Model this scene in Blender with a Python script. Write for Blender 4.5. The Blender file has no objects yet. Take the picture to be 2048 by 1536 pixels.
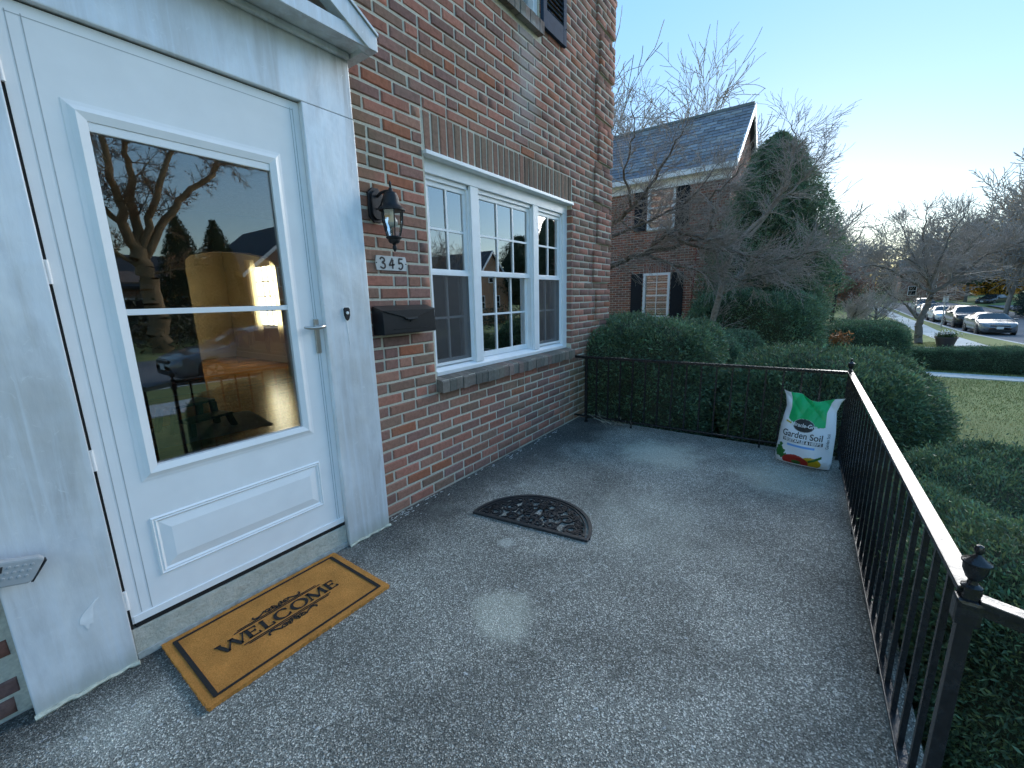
import bpy, bmesh, math, random
import numpy as np
from mathutils import Vector, Matrix
R = math.radians
random.seed(7)
rng = np.random.default_rng(11)
sc = bpy.context.scene
col = sc.collection

# ------------------------------------------------------------------ camera
CAM = Vector((0, -2.0637, 1.3419)); YAW, PIT, ROL, FPX = 0.95038, 0.20203, 0.023266, 838.28
_fw = Vector((math.sin(YAW)*math.cos(PIT), math.cos(YAW)*math.cos(PIT), -math.sin(PIT)))
_r = Vector((math.cos(YAW), -math.sin(YAW), 0)); _u = _r.cross(_fw)
_r2 = math.cos(ROL)*_r - math.sin(ROL)*_u; _u2 = math.sin(ROL)*_r + math.cos(ROL)*_u
cd = bpy.data.cameras.new('camera'); cam = bpy.data.objects.new('camera', cd); col.objects.link(cam)
m = Matrix((_r2, _u2, -_fw)).transposed().to_4x4(); m.translation = CAM
cam.matrix_world = m
cd.sensor_width = 36; cd.lens = 36*FPX/2048; cd.clip_start = .02; cd.clip_end = 2000
sc.camera = cam

# ------------------------------------------------------------------ sky, sun, exposure
SUN_EL, SUN_AZ = 4.0, 2.0           # azimuth in degrees from +X towards +Y
w = bpy.data.worlds.new('World'); sc.world = w; w.use_nodes = True
nt = w.node_tree; nt.nodes.clear()
sky = nt.nodes.new('ShaderNodeTexSky'); sky.sky_type = 'NISHITA'; sky.sun_disc = False
sky.sun_elevation = R(SUN_EL); sky.sun_rotation = R(90 - SUN_AZ); sky.altitude = 50
sky.air_density = 1.0; sky.dust_density = 0.1; sky.ozone_density = 3.0
bg = nt.nodes.new('ShaderNodeBackground'); bg.inputs[1].default_value = 0.12
wo = nt.nodes.new('ShaderNodeOutputWorld')
gm = nt.nodes.new('ShaderNodeGamma'); gm.inputs[1].default_value = .3      # even contrast over the whole sky
hs = nt.nodes.new('ShaderNodeHueSaturation'); hs.inputs['Hue'].default_value = .518; hs.inputs['Saturation'].default_value = 2.0
nt.links.new(sky.outputs[0], gm.inputs[0]); nt.links.new(gm.outputs[0], hs.inputs['Color']); nt.links.new(hs.outputs[0], bg.inputs[0]); nt.links.new(bg.outputs[0], wo.inputs[0])
sl = bpy.data.lights.new('sun', 'SUN'); sl.energy = 1.2; sl.angle = R(70); sl.color = (1, .96, .90)
so = bpy.data.objects.new('sun', sl); col.objects.link(so)
so.rotation_euler = Vector((math.cos(R(SUN_AZ))*math.cos(R(SUN_EL)), math.sin(R(SUN_AZ))*math.cos(R(SUN_EL)), math.sin(R(SUN_EL)))).to_track_quat('Z', 'Y').to_euler()
vs = sc.view_settings; vs.view_transform = 'Standard'; vs.look = 'None'; vs.exposure = 3.17; vs.gamma = 1; vs.use_curve_mapping = False
sc.cycles.use_denoising = True; sc.cycles.max_bounces = 8; sc.cycles.transparent_max_bounces = 16; sc.cycles.caustics_reflective = False; sc.cycles.caustics_refractive = False

# ------------------------------------------------------------------ helpers
def put(o, parent=None):
    col.objects.link(o)
    if parent is not None: o.parent = parent
    return o
def tag(o, label=None, cat=None, group=None, kind=None):
    if label: o['label'] = label
    if cat: o['category'] = cat
    if group: o['group'] = group
    if kind: o['kind'] = kind
    return o
def empty(name, loc=(0, 0, 0), label=None, cat=None, group=None, kind=None, rz=0):
    o = bpy.data.objects.new(name, None); put(o); o.location = loc; o.rotation_euler.z = rz; o.empty_display_size = .1
    return tag(o, label, cat, group, kind)
class MB:
    def __init__(s): s.v = []; s.f = []
    def add(s, vs, fs):
        b = len(s.v); s.v += [tuple(x) for x in vs]; s.f += [tuple(i+b for i in f) for f in fs]; return s
    def box(s, x0, x1, y0, y1, z0, z1):
        return s.add([(x0,y0,z0),(x1,y0,z0),(x1,y1,z0),(x0,y1,z0),(x0,y0,z1),(x1,y0,z1),(x1,y1,z1),(x0,y1,z1)],
                     [(0,3,2,1),(4,5,6,7),(0,1,5,4),(1,2,6,5),(2,3,7,6),(3,0,4,7)])
    def obox(s, c, ax, ay, az):
        c, ax, ay, az = map(Vector, (c, ax, ay, az)); vs = []
        for k in (-1, 1):
            for a, b in ((-1,-1),(1,-1),(1,1),(-1,1)): vs.append(c + ax*a + ay*b + az*k)
        return s.add(vs, [(0,3,2,1),(4,5,6,7),(0,1,5,4),(1,2,6,5),(2,3,7,6),(3,0,4,7)])
    def tube(s, pts, rad, n=8, caps=True, ang=0):
        pts = [Vector(p) for p in pts]; rads = rad if hasattr(rad, '__len__') else [rad]*len(pts)
        t = (pts[1]-pts[0]).normalized(); up = Vector((0,0,1)) if abs(t.z) < .9 else Vector((1,0,0))
        a = t.cross(up).normalized(); vs = []; k = len(pts)
        for i, p in enumerate(pts):
            t = (pts[min(i+1,k-1)]-pts[max(i-1,0)]).normalized()
            a = (a - t*a.dot(t)).normalized(); b = t.cross(a)
            for j in range(n):
                q = ang + 2*math.pi*j/n; vs.append(p + (a*math.cos(q) + b*math.sin(q))*rads[i])
        fs = [(i*n+j, i*n+(j+1)%n, (i+1)*n+(j+1)%n, (i+1)*n+j) for i in range(k-1) for j in range(n)]
        if caps: fs += [tuple(range(n-1,-1,-1)), tuple((k-1)*n+j for j in range(n))]
        return s.add(vs, fs)
    def lathe(s, c, prof, n=16, caps=True):
        c = Vector(c); vs = []
        for r, z in prof:
            for j in range(n):
                q = 2*math.pi*j/n; vs.append(c + Vector((r*math.cos(q), r*math.sin(q), z)))
        k = len(prof)
        fs = [(i*n+j, i*n+(j+1)%n, (i+1)*n+(j+1)%n, (i+1)*n+j) for i in range(k-1) for j in range(n)]
        if caps: fs += [tuple(range(n-1,-1,-1)), tuple((k-1)*n+j for j in range(n))]
        return s.add(vs, fs)
    def prism(s, poly, d):
        """poly: 3-D points of one face, d: extrusion vector"""
        poly = [Vector(p) for p in poly]; d = Vector(d); n = len(poly)
        return s.add(poly + [p+d for p in poly], [tuple(range(n))[::-1], tuple(range(n, 2*n))] + [(i, (i+1)%n, n+(i+1)%n, n+i) for i in range(n)])
    def ribbon(s, pts, wid, th, up=(0,0,1)):
        """flat stroke along pts lying across 'up', thickness th along up"""
        up = Vector(up).normalized(); pts = [Vector(p) for p in pts]; k = len(pts); vs = []
        ws = wid if hasattr(wid, '__len__') else [wid]*k
        for i, p in enumerate(pts):
            t = (pts[min(i+1,k-1)]-pts[max(i-1,0)]).normalized(); a = up.cross(t).normalized()*ws[i]*.5
            vs += [p-a, p+a, p+a+up*th, p-a+up*th]
        fs = [(i*4+j, i*4+(j+1)%4, i*4+4+(j+1)%4, i*4+4+j) for i in range(k-1) for j in range(4)]
        fs += [(0,1,2,3), tuple((k-1)*4+j for j in (3,2,1,0))]
        return s.add(vs, fs)
    def build(s, name, mat, parent=None, smooth=False, bevel=0, seg=2, loc=None):
        me = bpy.data.meshes.new(name); me.from_pydata(s.v, [], s.f); me.validate()
        bm = bmesh.new(); bm.from_mesh(me); bmesh.ops.recalc_face_normals(bm, faces=bm.faces)
        if bevel:
            bmesh.ops.bevel(bm, geom=[e for e in bm.edges if len(e.link_faces) == 2 and e.calc_face_angle(0) > .5], offset=bevel, segments=seg, affect='EDGES', profile=.6)
        bm.to_mesh(me); bm.free()
        me.materials.append(mat)
        if smooth:
            me.polygons.foreach_set('use_smooth', [True]*len(me.polygons))
            me.set_sharp_from_angle(angle=R(40))
        o = bpy.data.objects.new(name, me); put(o, parent)
        if loc: o.location = loc
        return o
def npmesh(name, V, F, mat, parent=None, cols=None, smooth=False):
    """V (n,3), F (m,k) arrays; cols (n,3) optional vertex colour 'c'"""
    V = np.asarray(V, 'f4'); F = np.asarray(F, 'i4'); me = bpy.data.meshes.new(name)
    me.vertices.add(len(V)); me.vertices.foreach_set('co', V.ravel())
    k = F.shape[1]; me.loops.add(F.size); me.loops.foreach_set('vertex_index', F.ravel())
    me.polygons.add(len(F)); me.polygons.foreach_set('loop_start', np.arange(0, F.size, k, dtype='i4'))
    if cols is not None:
        a = me.color_attributes.new('c', 'FLOAT_COLOR', 'POINT')
        a.data.foreach_set('color', np.hstack([cols, np.ones((len(V), 1))]).astype('f4').ravel())
    me.update(calc_edges=True); me.validate()
    if smooth: me.polygons.foreach_set('use_smooth', [True]*len(me.polygons))
    me.materials.append(mat)
    o = bpy.data.objects.new(name, me); put(o, parent); return o
def dup(src, parent=None, **kw):
    o = src.copy(); put(o, parent)
    for ch in list(src.children):
        c = ch.copy(); put(c, o)
        for g in list(ch.children): put(g.copy(), c)
    return o

# ------------------------------------------------------------------ materials
class NM:
    def __init__(s, name):
        s.m = bpy.data.materials.new(name); s.m.use_nodes = True; s.t = s.m.node_tree
        s.b = s.t.nodes['Principled BSDF']; s.out = s.t.nodes['Material Output']
    def n(s, ty, **kw):
        x = s.t.nodes.new('ShaderNode'+ty)
        for k, v in kw.items():
            if k.startswith('i_'):
                key = k[2:]; x.inputs[int(key) if key.isdigit() else key.replace('_', ' ')].default_value = v
            else: setattr(x, k, v)
        return x
    def l(s, a, b): s.t.links.new(a, b)
    def pos(s): return s.n('NewGeometry').outputs['Position']
    def noise(s, scale, vec=None, det=4, rough=.55, dist=0):
        x = s.n('TexNoise', i_Scale=scale, i_Detail=det, i_Roughness=rough, i_Distortion=dist)
        s.l(vec if vec is not None else s.pos(), x.inputs['Vector']); return x.outputs['Fac']
    def ramp(s, fac, stops, interp='LINEAR'):
        x = s.n('ValToRGB'); e = x.color_ramp.elements; x.color_ramp.interpolation = interp
        while len(e) < len(stops): e.new(.5)
        for el, (p, c) in zip(e, stops):
            el.position = p; el.color = (*c, 1) if hasattr(c, '__len__') else (c, c, c, 1)
        s.l(fac, x.inputs[0]); return x.outputs[0]
    def mix(s, fac, a, b, ty='MIX'):
        x = s.n('MixRGB', blend_type=ty)
        for i, v in ((0, fac), (1, a), (2, b)):
            if hasattr(v, 'is_linked') or hasattr(v, 'links'): s.l(v, x.inputs[i])
            else: x.inputs[i].default_value = v if i == 0 else ((*v, 1) if hasattr(v, '__len__') else (v, v, v, 1))
        return x.outputs[0]
    def math(s, op, a, b=None):
        x = s.n('Math', operation=op)
        for i, v in ((0, a), (1, b)):
            if v is None: continue
            if hasattr(v, 'links'): s.l(v, x.inputs[i])
            else: x.inputs[i].default_value = v
        return x.outputs[0]
    def bump(s, h, st=.3, dist=.01):
        x = s.n('Bump', i_Strength=st, i_Distance=dist); s.l(h, x.inputs['Height']); s.l(x.outputs[0], s.b.inputs['Normal'])
    def set(s, base=None, rough=None, metal=None, spec=None, **kw):
        for k, v in (('Base Color', base), ('Roughness', rough), ('Metallic', metal), ('Specular IOR Level', spec)):
            if v is None: continue
            if hasattr(v, 'links'): s.l(v, s.b.inputs[k])
            else: s.b.inputs[k].default_value = (*v, 1) if hasattr(v, '__len__') else v
        return s
def simple(name, base, rough=.6, metal=0, var=.12, scale=30, bump=0, spec=.5):
    a = NM(name); n = a.noise(scale)
    lo = tuple(c*(1-var) for c in base); hi = tuple(min(1, c*(1+var)) for c in base)
    a.set(a.ramp(n, [(.3, lo), (.7, hi)]), rough, metal, spec)
    if bump: a.bump(n, bump, .004)
    return a.m
def emis(name, colr, st):
    a = NM(name); e = a.n('Emission'); e.inputs[0].default_value = (*colr, 1); e.inputs[1].default_value = st
    a.l(e.outputs[0], a.out.inputs[0]); return a.m
def vcol(name, rough=.8, var=.25, scale=60, bump=.3, spec=.3, trans=0):
    """base colour from the vertex colour 'c', varied by noise"""
    a = NM(name); at = a.n('VertexColor', layer_name='c'); n = a.noise(scale, det=6)
    c = a.mix(1, at.outputs[0], a.ramp(n, [(.25, 1-var), (.75, 1+var)]), 'MULTIPLY')
    a.set(c, rough, 0, spec)
    if bump: a.bump(n, bump, .004)
    if trans:
        tr = a.n('BsdfTranslucent'); a.l(c, tr.inputs[0]); mx = a.n('MixShader'); mx.inputs[0].default_value = trans
        a.l(a.b.outputs[0], mx.inputs[1]); a.l(tr.outputs[0], mx.inputs[2]); a.l(mx.outputs[0], a.out.inputs[0])
    return a.m
def glass(name, refl=1.5, tint=(.9, .95, .95), base=.04):
    a = NM(name); fr = a.n('Fresnel', i_IOR=1.5); t = a.n('BsdfTransparent'); t.inputs[0].default_value = (*tint, 1)
    g = a.n('BsdfGlossy'); g.inputs['Roughness'].default_value = 0.0; g.inputs[0].default_value = (1, 1, 1, 1)
    mx = a.n('MixShader'); f = a.math('ADD', a.math('MULTIPLY', fr.outputs[0], refl), base)
    a.l(f, mx.inputs[0]); a.l(t.outputs[0], mx.inputs[1]); a.l(g.outputs[0], mx.inputs[2]); a.l(mx.outputs[0], a.out.inputs[0])
    return a.m
def brick_mat(name):
    a = NM(name); at = a.n('VertexColor', layer_name='c'); n = a.noise(38, det=7, rough=.65); n2 = a.noise(170, det=3); n3 = a.noise(2.2, det=3)
    c = a.mix(1, at.outputs[0], a.ramp(n, [(.25, .68), (.5, 1), (.78, 1.3)]), 'MULTIPLY')
    c = a.mix(a.ramp(n2, [(.62, 0), (.8, .5)]), c, (.08, .07, .06))
    c = a.mix(a.ramp(n3, [(.5, 0), (.75, .3)]), c, (.24, .22, .15))
    # lime streak under the upper sill and green algae in the low corner by the side railing
    p = a.pos(); sep = a.n('SeparateXYZ'); a.l(p, sep.inputs[0]); wv = a.noise(3.5, p, 4); wf = a.math('MULTIPLY', a.math('SUBTRACT', wv, .5), .5)
    def band(v, lo0, lo1, hi1, hi0):
        f = a.n('MapRange', interpolation_type='SMOOTHSTEP'); g = a.n('MapRange', interpolation_type='SMOOTHSTEP')
        for q, t in ((f, (lo0, lo1, 0, 1)), (g, (hi1, hi0, 1, 0))):
            a.l(v, q.inputs[0])
            for i, x in enumerate(t): q.inputs[i+1].default_value = x
        return a.math('MULTIPLY', f.outputs[0], g.outputs[0])
    xw = a.math('ADD', sep.outputs[0], wf); zw = a.math('ADD', sep.outputs[2], wf)
    st = a.math('MULTIPLY', band(xw, 2.95, 3.12, 3.22, 3.42), band(zw, 2.5, 3.0, 3.44, 3.5))
    c = a.mix(a.math('MULTIPLY', st, .5), c, (.42, .42, .42))
    al = a.math('MULTIPLY', band(xw, 3.7, 4.2, 5.0, 5.1), band(zw, -.9, -.5, .45, 1.0))
    c = a.mix(a.math('MULTIPLY', al, .45), c, (.13, .15, .06))
    al2 = a.math('MULTIPLY', band(xw, 1.4, 1.42, 1.55, 1.75), band(zw, 1.75, 1.95, 2.4, 2.6))
    c = a.mix(a.math('MULTIPLY', al2, .45), c, (.12, .125, .07))
    a.set(c, .9, 0, .25); a.bump(a.math('ADD', n, a.math('MULTIPLY', n2, .5)), .55, .004); return a.m
def mortar_mat(name, base):
    a = NM(name); n = a.noise(90, det=6); n2 = a.noise(3, det=3)
    c = a.ramp(n, [(.2, tuple(x*.7 for x in base)), (.7, base)])
    c = a.mix(a.ramp(n2, [(.45, 0), (.7, .3)]), c, (.4, .39, .31))
    a.set(c, .95, 0, .2); a.bump(n, .6, .004); return a.m
M = {}
M['brick'] = brick_mat('brick_clay'); M['mortar'] = mortar_mat('mortar', (.66, .62, .51))
M['nmortar'] = mortar_mat('mortar_pale', (.6, .54, .46))
M['white'] = simple('white_paint', (.84, .85, .85), .38, 0, .03, 8, 0)
M['vinyl'] = simple('white_vinyl', (.82, .84, .85), .35, 0, .04, 12)
M['black'] = simple('black_enamel', (.012, .013, .016), .5, 0, .3, 60, .25, .35)
M['iron'] = simple('painted_iron', (.012, .013, .015), .24, 0, .5, 45, .5)
M['navy'] = simple('blue_black_shutter_paint', (.03, .05, .085), .75, 0, .15, 20, 0, .2)
M['nickel'] = simple('satin_nickel', (.55, .52, .47), .3, .9, .08, 40)
M['steel'] = simple('dull_steel', (.5, .5, .5), .4, .8, .1, 40)
M['darkgap'] = simple('gap_shade', (.01, .01, .01), .8, 0, .2, 20)  # shade of the door gaps as a near-black colour
M['glass'] = glass('window_glass', 3.0, (.85, .9, .9), .2)
M['doorglass'] = glass('storm_glass', 1.5, (.86, .9, .9), .06)
M['clear'] = glass('lantern_glass', 1.2, (.93, .96, .97), .02)
def trim_mat():
    a = NM('chalky_aluminium_cladding'); p = a.pos()
    mp = a.n('Mapping'); mp.inputs['Scale'].default_value = (1, 1, .22); a.l(p, mp.inputs[0])
    n1 = a.noise(7, mp.outputs[0], 6, .6, .4); n2 = a.noise(2.6, p, 4); n3 = a.noise(60, mp.outputs[0], 5, .7)
    mp2 = a.n('Mapping'); mp2.inputs['Scale'].default_value = (16, 16, .8); a.l(p, mp2.inputs[0]); n4 = a.noise(1.6, mp2.outputs[0], 5, .6, .6); n5 = a.noise(24, p, 6, .7, 1.2)
    c = a.ramp(n1, [(.30, (.50, .51, .52)), (.47, (.70, .73, .76)), (.66, (.87, .90, .92))])
    c = a.mix(a.ramp(n2, [(.44, 0), (.64, .6)]), c, (.58, .58, .56))
    c = a.mix(a.ramp(n4, [(.50, 0), (.66, .6)]), c, (.80, .85, .90))
    c = a.mix(a.ramp(n4, [(.28, .4), (.40, 0)]), c, (.54, .53, .49))
    c = a.mix(a.ramp(n5, [(.60, 0), (.70, .55)]), c, (.88, .90, .91))
    c = a.mix(a.ramp(n5, [(.26, .4), (.34, 0)]), c, (.45, .46, .47))
    # mildew close to the porch floor
    sep = a.n('SeparateXYZ'); a.l(p, sep.inputs[0])
    low = a.ramp(a.math('ADD', sep.outputs[2], a.math('MULTIPLY', n1, .12)), [(.06, 1), (.16, 0)])
    c = a.mix(a.math('MULTIPLY', low, .5), c, (.32, .34, .24))
    a.set(c, a.ramp(n1, [(.3, .5), (.7, .32)]), .25, .5); a.bump(a.math('ADD', n2, a.math('MULTIPLY', n3, .05)), .35, .03); return a.m
M['trim'] = trim_mat()
def floor_mat():
    a = NM('exposed_aggregate_concrete'); p = a.pos()
    v = a.n('TexVoronoi', i_Scale=240.); a.l(p, v.inputs['Vector'])
    v2 = a.n('TexVoronoi', i_Scale=75.); a.l(p, v2.inputs['Vector'])
    n = a.noise(320, p, 3); big = a.noise(1.3, p, 5, .6, .3); mid = a.noise(5, p, 5, .6)
    sp = a.n('SeparateColor'); a.l(v.outputs['Color'], sp.inputs[0])
    c = a.ramp(sp.outputs[0], [(.0, (.095, .092, .078)), (.4, (.19, .185, .158)), (.78, (.295, .288, .245)), (.95, (.66, .64, .56))])
    s2 = a.n('SeparateColor'); a.l(v2.outputs['Color'], s2.inputs[0])
    chip = a.math('MULTIPLY', a.math('GREATER_THAN', s2.outputs[1], .965), a.math('LESS_THAN', v2.outputs['Distance'], .33))
    c = a.mix(a.math('MULTIPLY', chip, .8), c, (.5, .5, .48))
    c = a.mix(1, c, a.ramp(n, [(.3, .7), (.7, 1.3)]), 'MULTIPLY')
    c = a.mix(1, c, a.ramp(big, [(.32, .6), (.68, 1.35)]), 'MULTIPLY')
    # worn pale patches, each with its own outline
    def spot(x, y, r, soft, amt, colr):
        nonlocal c
        vm = a.n('VectorMath', operation='DISTANCE'); a.l(p, vm.inputs[0]); vm.inputs[1].default_value = (x, y, 0)
        d = a.math('ADD', vm.outputs['Value'], a.math('MULTIPLY', a.math('SUBTRACT', mid, .5), r*1.1))
        f = a.n('MapRange', interpolation_type='SMOOTHSTEP'); a.l(d, f.inputs[0])
        for i, q in ((1, r), (2, r*soft), (3, amt), (4, 0)): f.inputs[i].default_value = q
        f.inputs[1].default_value = r*soft; f.inputs[2].default_value = r; f.inputs[3].default_value = amt; f.inputs[4].default_value = 0
        f.inputs[1].default_value, f.inputs[2].default_value = r*soft, r
        c = a.mix(f.outputs[0], c, a.mix(.5, colr, a.mix(1, c, 1.5, 'MULTIPLY')))
    spot(1.25, -1.10, .19, .5, .8, (.56, .56, .45)); spot(1.695, -.78, .065, .5, .75, (.66, .67, .60))
    spot(3.5, -1.12, .45, .3, .9, (.58, .58, .46)); spot(3.45, -2.0, .40, .3, .8, (.58, .58, .46))
    spot(1.75, -.2, .13, .3, .5, (.56, .56, .47)); spot(2.35, -1.35, .6, .2, .5, (.44, .44, .36)); spot(.15, -.32, .2, .3, .45, (.56, .56, .48)); spot(1.15, -.1, .14, .3, .5, (.56, .56, .48))
    # black algae along the foot of the wall and in the far corner
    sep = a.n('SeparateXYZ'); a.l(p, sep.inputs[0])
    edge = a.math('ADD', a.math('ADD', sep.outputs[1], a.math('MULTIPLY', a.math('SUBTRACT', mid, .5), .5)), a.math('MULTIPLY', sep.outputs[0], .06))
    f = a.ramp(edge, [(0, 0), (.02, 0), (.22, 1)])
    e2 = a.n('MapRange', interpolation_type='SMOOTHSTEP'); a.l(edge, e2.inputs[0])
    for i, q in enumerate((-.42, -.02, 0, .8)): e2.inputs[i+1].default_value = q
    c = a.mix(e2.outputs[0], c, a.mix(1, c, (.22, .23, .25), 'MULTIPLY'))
    a.set(c, .85, 0, .35); a.bump(a.math('ADD', v.outputs['Distance'], a.math('MULTIPLY', n, .3)), .7, .006); return a.m
M['floor'] = floor_mat()
def ground_mat(name, cols, scale, bump=.5):
    a = NM(name); n = a.noise(scale, det=8, rough=.7); n2 = a.noise(.35, det=4)
    c = a.ramp(n, [(.25, cols[0]), (.5, cols[1]), (.75, cols[2])]); c = a.mix(1, c, a.ramp(n2, [(.3, .8), (.7, 1.2)]), 'MULTIPLY')
    a.set(c, .95, 0, .2); a.bump(n, bump, .03); return a.m
M['lawn'] = ground_mat('winter_lawn_soil', [(.12, .17, .06), (.21, .24, .09), (.32, .30, .13)], 26)
M['asphalt'] = ground_mat('street_asphalt', [(.14, .145, .155), (.19, .195, .205), (.24, .245, .255)], 60)
M['concrete'] = ground_mat('pale_concrete', [(.45, .45, .43), (.56, .56, .53), (.64, .64, .61)], 14)
M['stone'] = ground_mat('door_sill_stone', [(.38, .39, .33), (.52, .52, .45), (.62, .61, .54)], 16, .8)
M['leaf'] = vcol('leaf_green', .5, .2, 25, 0, .4, .25)
M['bark'] = simple('grey_bark', (.14, .12, .10), .95, 0, .35, 40, .9)
M['palebark'] = simple('pale_bark', (.26, .23, .20), .95, 0, .3, 20, .6)
M['twig'] = simple('twig_bark', (.16, .135, .12), .9, 0, .25, 30)
M['ptwig'] = simple('pale_twig_bark', (.34, .30, .27), .9, 0, .25, 30)
M['warmbark'] = simple('sunlit_brown_bark', (.24, .16, .085), .95, 0, .35, 12, .8)  # brown bark with the orange sunlight on the limbs mixed into its colour
M['shutter'] = simple('black_shutter_paint', (.02, .022, .026), .75, 0, .15, 20, 0, .2)
M['core'] = simple('shaded_hedge_core', (.05, .06, .035), 1, 0, .3, 30)  # solid twig core, coloured dark for the shade inside the foliage
# ------------------------------------------------------------------ brickwork
def project(P):
    d = np.asarray(P, float) - np.array(CAM)
    x, y, z = d @ np.array(_r2), d @ np.array(_u2), d @ np.array(_fw)
    z = np.where(z < .05, np.nan, z); return 1024 + FPX*x/z, 768 - FPX*y/z
def brick_variants(tagname, palette, n=36, jit=.0022):
    out = []
    W, H, D, ch = .1, .03, .03, .006
    for i in range(n):
        g = random.Random(i*13+5); c = list(random.Random(i+77).choice(palette)); k = 1.15 + .6*g.random(); c = [x*k*t for x, t in zip(c, (1.62, 1.30, 1.10))]
        j = lambda s=jit: g.uniform(-s, s)
        v = [(-W, -D, -H), (W, -D, -H), (W, -D, H), (-W, -D, H)]
        e = [(-W+j(), -ch, -H+j()), (W+j(), -ch, -H+j()), (W+j(), -ch, H+j()), (-W+j(), -ch, H+j())]
        f = [(a + (ch if a < 0 else -ch)*(1+.6*g.random()), j(.001), b + (ch if b < 0 else -ch)*(.8+.5*g.random())) for a, _, b in e]
        V = np.array(v+e+f); F = [(8, 9, 10, 11)] + [(4+a, 4+(a+1) % 4, 8+(a+1) % 4, 8+a) for a in range(4)] + [(a, (a+1) % 4, 4+(a+1) % 4, 4+a) for a in range(4)]
        out.append((V, np.array(F)[:, ::-1], c))
    return out
def brickwork(part, bricks, N, variants, mat, nparts, name='brick', seen=None):
    """bricks: (centre of the front face, width along the wall, height, roll) ; N: outward normal"""
    N = Vector(N); X = N.cross(Vector((0, 0, 1)))
    meshes = []
    area = []
    for (c, wd, ht, *r) in bricks:
        c = Vector(c); q = np.array([c - X*wd/2, c + X*wd/2, c + Vector((0, 0, ht/2)), c - Vector((0, 0, ht/2))])
        px, py = project(q)
        if np.isnan(px).any() or px.mean() < -20 or px.mean() > 2068 or py.mean() < -20 or py.mean() > 1560: area.append(0); continue
        a = abs((px[1]-px[0])*(py[3]-py[2]) - (py[1]-py[0])*(px[3]-px[2]))
        area.append(a if seen is None or seen(px.mean(), py.mean()) else 0)
    order = sorted(range(len(bricks)), key=lambda i: -area[i]); chosen = set(i for i in order[:nparts] if area[i] > 0)
    VV, FF, CC = [], [], []; base = 0; cache = {}
    for i, b in enumerate(bricks):
        c, wd, ht = Vector(b[0]), b[1], b[2]; rot = b[3] if len(b) > 3 else 0
        vi = random.randrange(len(variants)); V, F, cc = variants[vi]
        off = N*random.uniform(-.0025, .0025)
        Mx = Matrix((X, N, Vector((0, 0, 1)))).transposed().to_4x4()
        if rot: Mx = Mx @ Matrix.Rotation(rot, 4, 'Y')
        Mx = Matrix.Translation(c+off) @ Mx @ Matrix.Rotation(random.uniform(-.006, .006), 4, 'Y') @ Matrix.Diagonal((wd/.2, 1, ht/.06, 1))
        if i in chosen:
            if vi not in cache:
                me = bpy.data.meshes.new(name); me.from_pydata([tuple(x) for x in V], [], [tuple(int(k) for k in f) for f in F])
                at = me.color_attributes.new('c', 'FLOAT_COLOR', 'POINT'); at.data.foreach_set('color', np.tile(np.array([*cc, 1], 'f4'), len(V)))
                me.materials.append(mat); cache[vi] = me
            o = bpy.data.objects.new(name, cache[vi]); put(o, part); o.matrix_local = part_inv(part) @ Mx
        else:
            A = np.array(Mx); W = V @ A[:3, :3].T + A[:3, 3]
            VV.append(W); FF.append(F + base); CC.append(np.tile(cc, (len(V), 1))); base += len(V)
    if VV:
        o = npmesh(name+'_courses', np.vstack(VV), np.vstack(FF), mat, part, np.vstack(CC)); o['kind'] = 'stuff'
def part_inv(p): return Matrix.Identity(4)      # parents stand at the world origin
CO = .0711; BL = .2155; JT = .0135
PAL = [(.150, .080, .068)]*5 + [(.110, .072, .068)]*4 + [(.135, .085, .072)]*4 + [(.118, .088, .076)]*3 + [(.180, .085, .058)]*1 + [(.105, .072, .072)]*2 + [(.175, .072, .058)]*2
BV = brick_variants('b', PAL)
HX0, HX1, HTOP = -3.0, 4.94, 6.4
OPEN = [(-.0, 1.457, -.1, 2.545), (2.005, 3.988, .715, 2.488), (2.3, 3.395, 3.44, 5.2)]   # door surround, window with sill and lintel, upper window
def in_open(x0, x1, z):
    """clip an interval against the openings"""
    segs = [(x0, x1)]
    for (a, b, c, d) in OPEN:
        if c < z < d:
            new = []
            for (s, e) in segs:
                if e <= a or s >= b: new.append((s, e)); continue
                if s < a: new.append((s, a-.004))
                if e > b: new.append((b+.004, e))
            segs = new
    return [(s, e) for s, e in segs if e-s > .035]
bricks = []
quoin = []
for k in range(-9, 90):
    z0 = k*CO; zc = z0+CO/2
    # quoin state of this course: period of 12 courses (5 wide, 1 flush, 5 narrow, 1 flush)
    ph = (z0 - 1.455 + CO*.3) % (12*CO) / CO
    qx = 4.49 if ph < 5 else (None if ph < 6 else (4.575 if ph < 11 else None))
    off = 1.698 + (BL/2 if k % 2 else 0) + random.uniform(-.012, .012)
    x = off - BL*math.ceil((off-HX0)/BL)
    while x < HX1:
        wj = BL
        segs = [(max(x, HX0), min(x+BL, HX1))]
        if random.random() < .05: segs = [(segs[0][0], segs[0][0]+BL*.5), (segs[0][0]+BL*.5, segs[0][1])]
        for s0, e0 in segs:
            for s, e in in_open(s0, e0, zc):
                if qx is not None:
                    if s >= qx - .03: continue
                    e = min(e, qx)
                if e-s < .04: continue
                bricks.append(((s+(e-s)/2, 0, zc), e-s-JT, CO-JT))
        x += BL
    if qx is not None and -.7 < z0:
        L = HX1+.02-qx; cuts = [0, BL, L] if k % 2 else [0, BL/2, BL/2+BL if L > .36 else L, L]
        for a, b in zip(cuts[:-1], cuts[1:]):
            if b-a > .03: quoin.append(((qx+(a+b)/2, -.022, zc), b-a-JT, CO-JT))
house = empty('brick_house', (0, 0, 0), 'dark red brick house with white door and triple window, nearest building', 'house')
wall = MB()
def wallbox(x0, x1, z0, z1): wall.box(x0, x1, .007, .30, z0, z1)
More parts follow.
